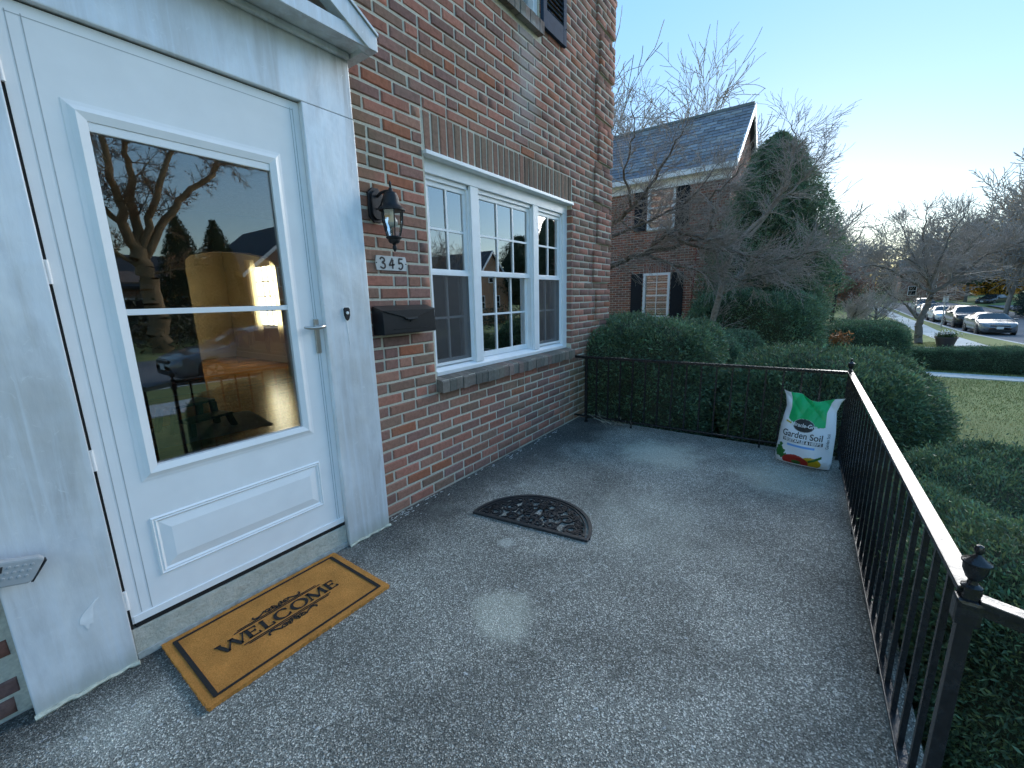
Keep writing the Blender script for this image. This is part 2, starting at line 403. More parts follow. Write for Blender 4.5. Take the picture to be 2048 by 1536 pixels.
wallbox(HX0, .02, -.7, HTOP); wallbox(.02, 1.44, 2.5, HTOP); wallbox(.02, 1.44, -.7, .02)
wallbox(1.44, 2.01, -.7, HTOP); wallbox(2.01, 3.985, -.7, .80); wallbox(2.01, 2.60, 2.252, HTOP); wallbox(2.60, 3.40, 2.252, 3.54); wallbox(2.60, 3.40, 5.0, HTOP); wallbox(3.40, 3.985, 2.252, HTOP)
wallbox(3.985, HX1-.007, -.7, HTOP)
wall.box(HX1-.30, HX1-.007, .30, 9.6, -.7, HTOP); wall.box(HX0, HX0+.3, .30, 9.6, -.7, HTOP); wall.box(HX0+.3, HX1-.3, 9.3, 9.6, -.7, HTOP)
for k in range(-9, 90):      # backing of the projecting quoins
    z0 = k*CO; ph = (z0 - 1.455 + CO*.3) % (12*CO) / CO
    if ph < 1 or 6 <= ph < 7:
        qx = 4.49 if ph < 1 else 4.575
        wall.box(qx+.014, HX1+.012, -.0155, .28, z0+.004, z0+5*CO-.008)
wo_ = wall.build('wall', M['mortar'], house)
brickwork(wo_, bricks + quoin, (0, -1, 0), BV, M['brick'], 300, 'brick', seen=lambda x, y: x > 690 or x < 80)
jb = [((3.979, .055-.052*(k % 2)*0, k*CO+CO/2), .118, CO-JT) for k in range(12, 31)]
brickwork(wo_, jb, (-1, 0, 0), BV, M['brick'], 19, 'jamb_brick')
# side face bricks (seen only from the side)
sb = []
for k in range(-9, 90):
    y = .02 + (BL/2 if k % 2 else 0)
    while y < 9.5: sb.append(((HX1, y+BL/2, k*CO+CO/2), BL-JT, CO-JT)); y += BL
brickwork(wo_, sb, (1, 0, 0), BV, M['brick'], 0, 'side_brick')
rf = MB()   # main roof, above the picture
rf.prism([(HX0-.3, -.35, HTOP-.02), (HX0-.3, 9.95, HTOP-.02), (HX0-.3, 4.8, HTOP+3.4)], (HX1-HX0+.6, 0, 0))
rf.build('roof', simple('slate_roof', (.07, .075, .085), .7, 0, .3, 6), house)
# lintel of soldiers, rowlock sills
lint = MB().box(2.01, 3.972, .006, .14, 2.262, 2.486).build('lintel', M['mortar'], house)
sold = [((2.012+.0702*(i+.5), 0, 2.372), .226, .0702-.011, math.pi/2) for i in range(28)]
brickwork(lint, sold, (0, -1, 0), brick_variants('s', [(.10, .078, .066), (.12, .08, .068), (.09, .072, .062)], 12), M['brick'], 28, 'soldier_brick')
SILLM = brick_mat('weathered_sill_brick')
def sill(name, x0, x1, z0, z1, yo, n):
    root = MB().box(x0+.01, x1-.01, yo+.012, .2, z0+.01, z1-.012).build(name, M['mortar'], house)
    pit = (x1-x0)/n
    for i in range(n):
        a, b = x0+i*pit+.002, x0+(i+1)*pit-.002; g = random.uniform(-.004, .004); k = random.uniform(.75, 1.2)
        me = MB(); me.prism([(a, yo+g, z0+g), (a, yo+g-.002, z1-.022), (a, yo+g+.012, z1-.012), (a, .15, z1+.012), (a, .15, z0+.015)], (b-a, 0, 0))
        o = me.build('sill_brick', SILLM, root)
        at = o.data.color_attributes.new('c', 'FLOAT_COLOR', 'POINT'); cc = random.choice([(.17, .15, .13), (.14, .135, .12), (.20, .15, .13)])
        at.data.foreach_set('color', np.tile(np.array([*[x*k for x in cc], 1], 'f4'), len(o.data.vertices)))
sill('window_sill', 2.003, 3.975, .712, .812, -.055, 28)
sill('upper_window_sill', 2.2, 3.392, 3.44, 3.552, -.05, 17)

# ------------------------------------------------------------------ triple window
win = empty('triple_window', (0, .055, 0)); win.parent = house
W_ = M['vinyl']; X0, X1, Z0, Z1 = 2.012, 3.984, .812, 2.252
f = MB()
f.box(X0, X1, -.004, .10, Z1-.105, Z1)                       # head casing
f.box(X0, X0+.045, -.0, .098, Z0, Z1-.105); f.box(X1-.085, X1, -.002, .098, Z0, Z1-.105)
f.build('casing', W_, win, bevel=.003)
MB().box(X0-.004, X1+.006, -.075, -.005, Z1-.02, Z1+.004).build('head_flashing', W_, win, bevel=.003)
MB().prism([(X0+.046, -.008, Z0+.002), (X0+.046, -.012, Z0+.03), (X0+.046, .03, Z0+.055), (X0+.046, .10, Z0+.06), (X0+.046, .10, Z0+.002)], (X1-.085-X0-.047, 0, 0)).build('stool', W_, win, bevel=.002)
MB().box(2.498, 2.588, -.002, .098, Z0+.045, Z1-.106).build('mullion', W_, win, bevel=.003)
MB().box(3.348, 3.434, -.002, .098, Z0+.045, Z1-.106).build('mullion', W_, win, bevel=.003)
def sash(x0, x1, z0, z1, y, nx, nz, st=.034):
    s = MB(); s.box(x0, x1, y, y+.03, z0, z0+st*1.25); s.box(x0, x1, y, y+.03, z1-st, z1); s.box(x0, x0+st, y+.001, y+.029, z0+st*1.25, z1-st); s.box(x1-st, x1, y+.001, y+.029, z0+st*1.25, z1-st)
    s.build('sash', W_, win, bevel=.004)
    a, b, c, d = x0+st, x1-st, z0+st*1.25, z1-st
    mb = MB()
    for i in range(1, nx): q = a+(b-a)*i/nx; mb.box(q-.008, q+.008, y+.001, y+.010, c, d)
    for i in range(1, nz): q = c+(d-c)*i/nz; mb.box(a, b, y+.002, y+.0095, q-.008, q+.008)
    mb.build('muntins', W_, win)
    MB().box(a-.004, b+.004, y+.011, y+.015, c-.004, d+.004).build('pane', M['glass'], win)
for (a, b, nx) in ((X0+.05, 2.494, 2), (2.592, 3.344, 3), (3.438, X1-.09, 2)):
    f = MB(); f.box(a-.004, a+.016, .018, .09, Z0+.05, Z1-.106); f.box(b-.016, b+.004, .018, .09, Z0+.05, Z1-.106); f.box(a, b, .018, .09, Z1-.135, Z1-.106)
    f.build('liner', W_, win, bevel=.002)
    zm = 1.53 if nx == 2 else 1.535
    sash(a+.014, b-.014, zm-.02, Z1-.135, .034, nx, 2); sash(a+.014, b-.014, Z0+.06, zm+.018, .066, nx, 2)
    if nx == 2:      # half insect screen over the lower sash
        s = MB(); z0, z1 = Z0+.066, zm; s.box(a+.012, b-.012, .02, .03, z0, z0+.02); s.box(a+.012, b-.012, .02, .03, z1-.02, z1); s.box(a+.012, a+.03, .0205, .0295, z0+.02, z1-.02); s.box(b-.03, b-.012, .0205, .0295, z0+.02, z1-.02)
        s.build('screen_frame', W_, win)
        sm = NM('insect_screen'); t = sm.n('BsdfTransparent'); mx = sm.n('MixShader'); mx.inputs[0].default_value = .42
        sm.set((.06, .065, .07), .7); sm.l(t.outputs[0], mx.inputs[1]); sm.l(sm.b.outputs[0], mx.inputs[2]); sm.l(mx.outputs[0], sm.out.inputs[0])
        MB().box(a+.03, b-.03, .0245, .0255, z0+.02, z1-.02).build('screen_mesh', sm.m, win)
CURT = simple('grey_curtain_cloth', (.75, .76, .74), .9, 0, .1, 20)
def curtain(x0, x1, y, z0, z1, n, parent, mat, amp=.03):
    xs = np.linspace(x0, x1, n); ys = y + amp*np.sin(np.arange(n)*1.3) + .3*amp*np.sin(np.arange(n)*.37+1)
    V = np.vstack([np.column_stack([xs, ys, np.full(n, z0)]), np.column_stack([xs, ys*1.0, np.full(n, z1)])])
    F = [(i, i+1, n+i+1, n+i) for i in range(n-1)]
    o = npmesh('curtain', V, F, mat, parent, smooth=True); sm_ = o.modifiers.new('thick', 'SOLIDIFY'); sm_.thickness = .004; return o
for a, b in ((2.02, 2.2), (2.42, 2.68), (3.2, 3.5), (3.75, 3.96)): curtain(a, b, .19, .75, 2.35, 24, win, CURT)
# upper window with shutter
uw = empty('upper_window'); uw.parent = house
f = MB(); f.box(2.32, 2.38, .02, .12, 3.556, 5.0); f.box(3.335, 3.395, .02, .12, 3.556, 5.0); f.box(2.38, 3.335, .02, .12, 4.94, 5.0); f.box(2.38, 3.335, .03, .12, 3.556, 3.62); f.box(2.38, 3.335, .05, .1, 4.25, 4.3)
f.build('frame', W_, uw, bevel=.003); MB().box(2.38, 3.335, .075, .08, 3.62, 4.94).build('pane', M['glass'], uw)
sh = empty('shutter'); sh.parent = house
def shutter(parent, x0, x1, z0, z1, y, mat, n, nx=None):
    f = MB(); st = .055
    f.box(x0, x0+st, y-.03, y, z0, z1); f.box(x1-st, x1, y-.03, y, z0, z1); f.box(x0+st, x1-st, y-.029, y-.001, z0, z0+.14); f.box(x0+st, x1-st, y-.029, y-.001, z1-.1, z1)
    f.build('stile_frame', mat, parent, bevel=.003)
    p = (z1-z0-.25)/n
    proto = None
    for i in range(n):
        zc = z0+.145+p*(i+.5)
        if proto is None: proto = MB().obox((0, 0, 0), ((x1-x0)/2-st, 0, 0), (0, .014, .018), (0, -.003, .0024)).build('louver', mat, parent, loc=((x0+x1)/2, y-.013, zc))
        else: o = proto.copy(); put(o, parent); o.location.z = zc
shutter(sh, 3.405, 3.806, 3.525, 5.0, -.004, M['navy'], 32)
for z in (3.66, 3.95): MB().lathe((0, 0, 0), [(.006, 0), (.006, .004), (.003, .006)], 8).build('screw', M['black'], sh, loc=(3.79, -.036, z)).rotation_euler = (R(90), 0, 0)

# ------------------------------------------------------------------ door surround
T = -.079; TR = M['trim']
sur = empty('door_surround'); sur.parent = house
def panelbox(x0, x1, y0, y1, z0, z1, name):
    MB().box(x0, x1, y0, y1, z0, z1).build(name, TR, sur, bevel=.004)
panelbox(.002, .268, T, .012, .004, 2.238, 'pilaster'); panelbox(1.187, 1.457, T, .012, .004, 2.238, 'pilaster')
panelbox(.002, 1.455, T+.001, .012, 2.2395, 2.552, 'header_panel')
MB().box(.262, 1.193, -.0, .2, 2.19, 2.2385).box(.225, .270, -.045, .2, .126, 2.19).box(1.186, 1.23, -.045, .2, .126, 2.19).build('jamb', M['white'], sur)
# caulk at the foot of the cladding
CK = simple('dirty_caulk', (.5, .5, .4), .8, 0, .35, 40, .4)
for a, b in ((.0, .27), (1.185, 1.46)):
    n = 16; pts = [(a+(b-a)*i/n, T-.004+random.uniform(-.004, .003), .004+random.uniform(0, .006)) for i in range(n+1)]
    MB().tube(pts, [random.uniform(.004, .010) for _ in pts], 6).build('caulk', CK, sur, smooth=True)
# spatter of white paint on the left pilaster
def blob(cx, cz, y, pts, mat, name, parent, th=.0012):
    MB().prism([(cx+a, y, cz+b) for a, b in pts], (0, -th, 0)).build(name, mat, parent)
PAINT = simple('white_paint_patch', (.78, .79, .79), .6, 0, .1, 30)
blob(.165, .27, T-.0005, [(-.02, -.012), (-.008, -.02), (-.002, -.045), (.006, -.024), (.012, -.028), (.018, .004), (.022, .03), (.03, .045), (.042, .058), (.03, .055), (.012, .038), (-.004, .024), (-.014, .01)], PAINT, 'paint_patch', sur)
# pediment: cornice slab, soffit, raking boards
ped = empty('pediment'); ped.parent = house
AL = TR; YF = -.235; XM = .728; XT = 1.505; XS = 2*XM-XT
def cornice(mb_poly, name): MB().prism(mb_poly, (0, 0, 0)).build(name, AL, ped)
MB().box(XS+.03, XT-.035, YF+.012, -.0, 2.522, 2.545).build('soffit', AL, ped, bevel=.002)
MB().box(XS+.02, XT-.045, YF, YF+.011, 2.508, 2.566).build('fascia', AL, ped, bevel=.002)
MB().box(XS+.05, XT-.06, T-.03, T-.002, 2.495, 2.5215).build('bed_mould', AL, ped, bevel=.008)
MB().box(XS+.0, XT-.0, YF+.035, .0, 2.546, 2.556).build('shelf', AL, ped)
for s in (-1, 1):
    e = XM+s*(XM-XS); sl_ = .59
    z0 = 2.505; zt = z0+sl_*abs(e-XM)
    MB().prism([(e, YF-.012, z0), (e, YF-.012, z0+.062), (XM+s*.001, YF-.012, zt+.062+.004), (XM+s*.001, YF-.012, zt-.045), (e-s*.05, YF-.012, z0)], (0, .055, 0)).build('raking_board', AL, ped, bevel=.002)
    MB().prism([(e+s*.004, YF-.02, z0+.064), (e+s*.004, YF-.02, z0+.076), (XM+s*.001, YF-.02, zt+.085), (XM+s*.001, YF-.02, zt+.07)], (0, .235, 0)).build('raking_roof', AL, ped)
MB().prism([(XS+.1, YF+.12, 2.557), (XT-.1, YF+.12, 2.557), (XM, YF+.12, 2.557+.59*(XT-.1-XM))], (0, .1, 0)).build('tympanum', simple('cream_board', (.5, .52, .45), .7, 0, .1, 10), ped)
# end block of the cornice
MB().box(XT-.052, XT-.002, YF+.045, .0, 2.503, 2.5455).build('return_block', AL, ped, bevel=.002)

# ------------------------------------------------------------------ storm door
door = empty('storm_door'); door.parent = house
DW = M['white']; dx0, dx1, dz0, dz1 = .279, 1.186, .148, 2.234; YD = -.052
gx0, gx1, gz0, gz1 = .432, 1.032, .732, 1.955
s = MB()
s.box(dx0, gx0, YD, YD+.035, dz0, dz1); s.box(gx1, dx1, YD, YD+.035, dz0, dz1); s.box(gx0, gx1, YD, YD+.035, gz1, dz1); s.box(gx0, gx1, YD, YD+.035, dz0, gz0)
door_slab = s.build('door_slab', DW, door)
f = MB()      # moulding round the glass
for (i, o, ya, yb) in ((.0, .014, .006, .012), (.013, .030, .011, .004), (.029, .042, .004, .0015)):
    a0, a1, b0, b1 = gx0-i, gx1+i, gz0-i, gz1+i; c0, c1, d0, d1 = gx0-o, gx1+o, gz0-o, gz1+o
    if i == 0: a0, a1, b0, b1 = gx0+.012, gx1-.012, gz0+.012, gz1-.012
    ya, yb = YD-ya, YD-yb
    f.add([(a0, ya, b0), (a1, ya, b0), (a1, ya, b1), (a0, ya, b1), (c0, yb, d0), (c1, yb, d0), (c1, yb, d1), (c0, yb, d1)], [(0, 1, 5, 4), (1, 2, 6, 5), (2, 3, 7, 6), (3, 0, 4, 7)])
a0, a1, b0, b1 = gx0+.012, gx1-.012, gz0+.012, gz1-.012
f.add([(a0, YD-.006, b0), (a1, YD-.006, b0), (a1, YD-.006, b1), (a0, YD-.006, b1), (a0, YD+.02, b0), (a1, YD+.02, b0), (a1, YD+.02, b1), (a0, YD+.02, b1)], [(0, 1, 5, 4), (1, 2, 6, 5), (2, 3, 7, 6), (3, 0, 4, 7)])
c0, c1, d0, d1 = gx0-.042, gx1+.042, gz0-.042, gz1+.042
f.add([(c0, YD-.0015, d0), (c1, YD-.0015, d0), (c1, YD-.0015, d1), (c0, YD-.0015, d1), (c0, YD, d0), (c1, YD, d0), (c1, YD, d1), (c0, YD, d1)], [(0, 1, 5, 4), (1, 2, 6, 5), (2, 3, 7, 6), (3, 0, 4, 7)])
f.build('glazing_frame', DW, door)
MB().box(a0, a1, YD+.008, YD+.0125, 1.325, b1-.001).build('pane', M['doorglass'], door)
MB().box(a0, a1, YD+.014, YD+.0185, b0+.001, 1.324).build('pane', M['doorglass'], door)
MB().box(a0-.002, a1+.002, YD-.002, YD+.013, 1.312, 1.334).build('meeting_rail', DW, door, bevel=.002)
MB().box(a0, a1, YD-.003, YD+.013, b1-.03, b1).build('upper_rail', DW, door, bevel=.003)
# raised lower panel: grooves and a bevelled field
def ring(mb, o0, o1, y0, y1, x0, x1, z0, z1):
    p = lambda o, y: [(x0+o, y, z0+o), (x1-o, y, z0+o), (x1-o, y, z1-o), (x0+o, y, z1-o)]
    mb.add(p(o0, y0)+p(o1, y1), [(0, 1, 5, 4), (1, 2, 6, 5), (2, 3, 7, 6), (3, 0, 4, 7)])
px = (.388, 1.082, .296, .541); f = MB()
ring(f, 0, .006, YD-.0006, YD-.007, *px); ring(f, .006, .012, YD-.007, YD-.0025, *px); ring(f, .012, .016, YD-.0025, YD-.006, *px); ring(f, .016, .024, YD-.006, YD-.001, *px)
ring(f, .024, .060, YD-.001, YD-.008, *px); f.add([(px[0]+.06, YD-.008, px[2]+.06), (px[1]-.06, YD-.008, px[2]+.06), (px[1]-.06, YD-.008, px[3]-.06), (px[0]+.06, YD-.008, px[3]-.06)], [(0, 1, 2, 3)])
f.build('raised_panel', DW, door)
MB().box(dx0+.004, dx1-.004, YD-.006, YD-.0005, dz0+.002, dz0+.032).build('kick_strip', DW, door, bevel=.002)
f = MB()      # stile lines pressed into the skin
for x in (dx0+.032, dx0+.064, dx1-.03, dx1-.042): f.box(x-.0012, x+.0012, YD-.0009, YD+.001, dz0+.035, dz1-.03)
f.box(dx0+.03, dx1-.03, YD-.0009, YD+.001, dz1-.037, dz1-.0345)
f.build('pressed_line', simple('grey_seam', (.45, .47, .48), .5), door)
MB().box(.2725, .2785, YD+.002, YD+.03, .128, 2.236).box(1.1865, 1.1875, YD+.004, YD+.03, .128, 2.236).box(.287, 1.186, YD+.003, YD+.03, .1265, .1475).box(.287, 1.186, YD+.004, YD+.03, 2.2345, 2.2385).build('gap_shade_strip', M['darkgap'], door)  # dark strips filling the door gaps, shade put into their colour
for z in (.22, .78, 1.42, 2.0):
    h = MB(); h.tube([(.2745, YD-.006, z), (.2745, YD-.006, z+.075)], .0065, 10); h.box(.266, .2745, YD-.004, YD+.0, z+.003, z+.072)
    for j in range(1, 5): h.tube([(.2745, YD-.006, z+.015*j-.001), (.2745, YD-.006, z+.015*j+.001)], .0072, 10)
    h.build('hinge', DW, door, smooth=True)
hd = MB().box(1.137, 1.161, YD-.010, YD-.0005, 1.094, 1.264).build('handle_plate', M['nickel'], door, bevel=.003)
l = MB(); l.tube([(1.149, YD-.008, 1.224), (1.149, YD-.04, 1.224)], .009, 12)
l.tube([(1.178, YD-.036, 1.226), (1.16, YD-.043, 1.225), (1.14, YD-.045, 1.222), (1.11, YD-.044, 1.221), (1.085, YD-.042, 1.224), (1.068, YD-.040, 1.227)], [.006, .010, .0095, .008, .0075, .005], 10)
l.build('lever', M['nickel'], hd, smooth=True)
ths = MB().box(.27, 1.186, -.058, .25, .002, .126); ths.build('threshold', M['stone'], house, bevel=.004)
MB().box(.27, 1.186, -.066, -.0585, .001, .03).build('threshold_mortar', simple('mortar_fillet', (.34, .36, .34), .9, 0, .3, 30, .6), house, bevel=.003)
# bell push on the right pilaster
bell = empty('doorbell', (1.308, T, 1.28), 'small black shield-shaped doorbell with a white button on right pilaster', 'doorbell')
def shield(sx, sz): return [(-.6*sx, 0, 1*sz), (.6*sx, 0, 1*sz), (1*sx, 0, .75*sz), (.95*sx, 0, -.2*sz), (.5*sx, 0, -.8*sz), (0, 0, -1*sz), (-.5*sx, 0, -.8*sz), (-.95*sx, 0, -.2*sz), (-1*sx, 0, .75*sz)]
MB().prism(shield(.024, .042), (0, -.0012, 0)).build('caulk_ring', PAINT, bell)
MB().prism([(a, -.0012, b) for a, _, b in shield(.017, .034)], (0, -.008, 0)).build('bell_plate', M['black'], bell, bevel=.002)
MB().lathe((0, 0, 0), [(.008, 0), (.008, .004), (.005, .007)], 14).build('push_button', PAINT, bell, smooth=True, loc=(0, -.009, .006)).rotation_euler = (R(90), 0, 0)
blob(1.308, 1.235, T-.0006, [(-.006, .01), (.006, .01), (.004, -.05), (.001, -.12), (-.003, -.06)], PAINT, 'paint_drip', sur, .0008)

# ------------------------------------------------------------------ rooms behind the glass
inn = empty('interior_rooms'); inn.parent = house
CREAM = simple('cream_plaster', (.66, .60, .45), .85, 0, .05, 3); DIM = simple('shaded_plaster', (.40, .35, .27), .85, 0, .05, 3)  # dimness of the hall walls is put into the darker plaster
WAIN = simple('cream_woodwork', (.66, .60, .45), .5, 0, .04, 5)
def wood():
    a = NM('oak_floor'); p = a.pos(); mp = a.n('Mapping'); mp.inputs['Scale'].default_value = (1.5, 16, 1); a.l(p, mp.inputs[0])
    n = a.noise(4, mp.outputs[0], 6); b = a.n('TexBrick', i_Scale=1., i_Mortar_Size=.0018); b.inputs['Brick Width'].default_value = .9; b.inputs['Row Height'].default_value = .058; a.l(p, b.inputs[0])
    b.inputs['Color1'].default_value = (.8, .8, .8, 1); b.inputs['Color2'].default_value = (1.1, 1.1, 1.1, 1); b.inputs['Mortar'].default_value = (.3, .3, .3, 1)
    c = a.mix(1, a.ramp(n, [(.3, (.34, .15, .045)), (.7, (.52, .26, .085))]), b.outputs[0], 'MULTIPLY'); a.set(c, .22, 0, .5); return a.m
FZ = .128
MB().box(HX0+.31, HX1-.31, .31, 9.29, FZ-.08, FZ).build('room_floor', wood(), inn)
MB().box(HX0+.31, HX1-.31, .31, 9.29, 2.62, 2.7).build('room_ceiling', simple('ceiling_white', (.65, .63, .57), .9), inn)
MB().box(.27, 1.186, .2501, .309, FZ-.08, FZ-.001).build('door_saddle', simple('oak_saddle', (.2, .1, .04), .4), inn)
w2 = MB(); w2.box(HX0+.31, 2.27, 5.0, 5.15, FZ, 2.62); w2.box(3.55, HX1-.31, 5.0, 5.15, FZ, 2.62)
arch = [(2.27, 5.0, 2.62), (2.27, 5.0, 1.86)] + [(2.91-.64*math.cos(math.pi*i/16), 5.0, 1.86+.24*math.sin(math.pi*i/16)**.6) for i in range(1, 16)] + [(3.55, 5.0, 1.86), (3.55, 5.0, 2.62)]
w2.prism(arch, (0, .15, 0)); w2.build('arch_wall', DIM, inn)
MB().box(4.36, HX1-.31, 5.15, 6.62, FZ, 2.62).box(4.36, HX1-.31, 7.78, 9.29, FZ, 2.62).box(4.36, HX1-.31, 6.62, 7.78, FZ, .86).box(4.36, HX1-.31, 6.62, 7.78, 2.1, 2.62).build('dining_wall', CREAM, inn)
MB().box(.3, 4.36, 9.18, 9.289, FZ, 2.62).build('dining_back_wall', CREAM, inn)
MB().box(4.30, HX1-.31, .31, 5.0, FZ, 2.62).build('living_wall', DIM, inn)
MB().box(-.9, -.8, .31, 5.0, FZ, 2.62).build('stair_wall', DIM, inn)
f = MB(); f.box(4.335, 4.3595, 5.16, 9.18, FZ+.10, FZ+.13); f.box(4.34, 4.3595, 5.16, 9.18, FZ, FZ+.1); f.box(.31, 4.33, 9.155, 9.179, FZ, FZ+.13); f.box(.31, 4.33, 9.14, 9.179, .84, .89); f.box(4.32, 4.3595, 5.16, 9.14, .80, .85)
for i in range(5): y = 5.3+i*.78; f.box(4.345, 4.3595, y, y+.02, .32, .74); f.box(4.345, 4.3595, y+.6, y+.62, .32, .74); f.box(4.345, 4.3595, y+.02, y+.6, .72, .74); f.box(4.345, 4.3595, y+.02, y+.6, .32, .34)
for i in range(5): x = .5+i*.78; f.box(x, x+.02, 9.165, 9.179, .32, .74); f.box(x+.6, x+.62, 9.165, 9.179, .32, .74); f.box(x+.02, x+.6, 9.165, 9.179, .72, .74); f.box(x+.02, x+.6, 9.165, 9.179, .32, .34)
f.build('wainscot', WAIN, inn)
MB().box(4.40, 4.41, 6.62, 7.78, .86, 2.1).build('lit_window', emis('evening_window_light', (1, .86, .60), 1.15), inn)
f = MB(); f.box(4.36, 4.39, 6.62, 7.78, .86, .9); f.box(4.36, 4.39, 6.62, 6.67, .9, 2.1); f.box(4.36, 4.39, 7.73, 7.78, .9, 2.1)
for y in (6.98, 7.2, 7.42): f.box(4.365, 4.385, y-.012, y+.012, .9, 2.1)
for z in (1.2, 1.5, 1.8): f.box(4.367, 4.383, 6.67, 7.73, z-.012, z+.012)
f.build('lit_window_frame', WAIN, inn)
SHEER = NM('sheer_curtain'); t = SHEER.n('BsdfTransparent'); tl = SHEER.n('BsdfTranslucent'); tl.inputs[0].default_value = (.85, .75, .5, 1); mx = SHEER.n('MixShader'); mx.inputs[0].default_value = .65
SHEER.l(t.outputs[0], mx.inputs[1]); SHEER.l(tl.outputs[0], mx.inputs[2]); SHEER.l(mx.outputs[0], SHEER.out.inputs[0])
for ya, yb in ((6.45, 6.85), (7.5, 7.95)):
    n = 30; ys = np.linspace(ya, yb, n); xs = 4.28+.02*np.sin(np.arange(n)*1.4)
    npmesh('sheer', np.vstack([np.column_stack([xs, ys, np.full(n, .55)]), np.column_stack([xs, ys, np.full(n, 2.25)])]), [(i, i+1, n+i+1, n+i) for i in range(n-1)], SHEER.m, inn, smooth=True)
# wall sconce on the back wall of the dining room
sc_ = empty('wall_sconce', (3.1, 9.14, 1.75), 'small brass wall sconce on the cream wall, seen through the door glass', 'sconce')
MB().lathe((0, 0, 0), [(.03, 0), (.045, .02), (.02, .04)], 12).build('back_plate', M['nickel'], sc_, smooth=True).rotation_euler = (R(90), 0, 0)
MB().tube([(0, -.03, 0), (0, -.1, -.05), (0, -.14, 0), (0, -.14, .05)], .008, 8).build('arm', M['nickel'], sc_, smooth=True)
MB().lathe((0, -.14, .05), [(.02, 0), (.018, .12), (.0, .16)], 10).build('candle', WAIN, sc_, smooth=True)
# step stool on a dust sheet
st = empty('step_stool', (1.42, 2.95, FZ+.012), 'black plastic step stool on a dust sheet, seen through the door glass', 'stool', rz=.25)
BP = simple('black_plastic', (.012, .013, .015), .4, 0, .1, 30)
s = MB(); s.box(-.2, .2, -.14, .14, .235, .265); s.build('top_step', BP, st, bevel=.012)
s = MB(); s.box(-.21, .21, -.36, -.145, .115, .14); s.build('lower_step', BP, st, bevel=.01)
for sx in (-1, 1):
    for (ya, yb, zt) in ((.1, .16, .235), (-.12, -.1, .235), (-.33, -.36, .115)):
        MB().obox((sx*.19, (ya+yb)/2, zt/2), (.02, 0, 0), (0, .03, 0), (sx*.012, (yb-ya)/2, -zt/2)).build('leg', BP, st)
SH = simple('grey_dust_sheet', (.45, .46, .44), .9, 0, .1, 10)
n = 16; gx, gy = np.meshgrid(np.linspace(-.45, .6, n), np.linspace(-.5, .35, n)); zz = FZ+.006+.004*np.sin(gx*23+gy*9)+.003*np.cos(gy*31)
V = np.column_stack([(1.42+gx+.15*gy).ravel(), (2.9+gy-.1*gx).ravel(), zz.ravel()]); F = [(j*n+i, j*n+i+1, (j+1)*n+i+1, (j+1)*n+i) for j in range(n-1) for i in range(n-1)]
o = npmesh('dust_sheet', V, F, SH, None, smooth=True); tag(o, 'crumpled grey dust sheet under the stool, seen through the door glass', 'sheet')
# ------------------------------------------------------------------ terrain
GXP = [-80, 0, 5, 16, 29, 41, 60, 86, 130, 300]; GZP = [-.5, -.55, -.62, -1.0, -1.36, -1.62, -1.5, -.85, -.3, 3.0]
def gz(x, y): return np.interp(x, GXP, GZP) + np.where(np.asarray(y) < -20, np.minimum((-20-np.asarray(y))*.03, .8), 0)
def road_mask(x, y): return ((y < -10.9) & (y > -19.4) & (x < 96)) | ((x > 64) & (x < 84) & (y < -10.9))
def grid_mesh(name, xs, ys, zf, mat, kind=None, skip=None):
    X, Y = np.meshgrid(xs, ys); Z = zf(X, Y); V = np.column_stack([X.ravel(), Y.ravel(), Z.ravel()]); nx = len(xs)
    F = [(j*nx+i, j*nx+i+1, (j+1)*nx+i+1, (j+1)*nx+i) for j in range(len(ys)-1) for i in range(nx-1)]
    o = npmesh(name, V, F, mat, None, smooth=True)
    if kind: o['kind'] = kind
    return o
xs = np.unique(np.concatenate([np.arange(-100, -5, 10), np.arange(-5, 100, 1.0), np.arange(100, 420, 20)])); ys = np.unique(np.concatenate([np.arange(-300, -60, 20), np.arange(-60, -20, 2), np.arange(-20, 6, .5), np.arange(6, 30, 2), np.arange(30, 260, 20)]))
grid_mesh('lawn', xs, ys, lambda x, y: gz(x, y) - np.where(road_mask(x, y), .35, 0), M['lawn'], 'structure')
grid_mesh('street', np.arange(-100, 97, 2.), np.array([-19.9, -17, -14.5, -12, -10.4]), lambda x, y: gz(x, -12)-.14, M['asphalt'], 'structure')
grid_mesh('side_street', np.arange(63, 85.5, 1.), np.arange(-90, -19.9, 3.), lambda x, y: gz(x, -12)-.136+0*y, M['asphalt'], 'structure')
kb = MB()
for yk in (-10.55, -19.75):
    for x in np.arange(-40, 96, 2.0):
        if yk < -15 and 63 < x < 84: continue
        a, b = float(gz(x, -12)), float(gz(x+2, -12))
        kb.add([(x, yk-.1, a-.2), (x, yk+.1, a-.2), (x, yk+.1, a+.012), (x, yk-.1, a+.0), (x+2, yk-.1, b-.2), (x+2, yk+.1, b-.2), (x+2, yk+.1, b+.012), (x+2, yk-.1, b)], [(0, 1, 2, 3), (4, 7, 6, 5), (0, 4, 5, 1), (1, 5, 6, 2), (2, 6, 7, 3), (3, 7, 4, 0)])
k_ = kb.build('kerb', M['concrete']); k_['kind'] = 'structure'
swk = empty('sidewalk', kind='structure')
def swy(x): return np.interp(x, [-40, 20, 30, 50, 62, 90], [-7.8, -7.9, -8.3, -9.1, -9.2, -9.0])
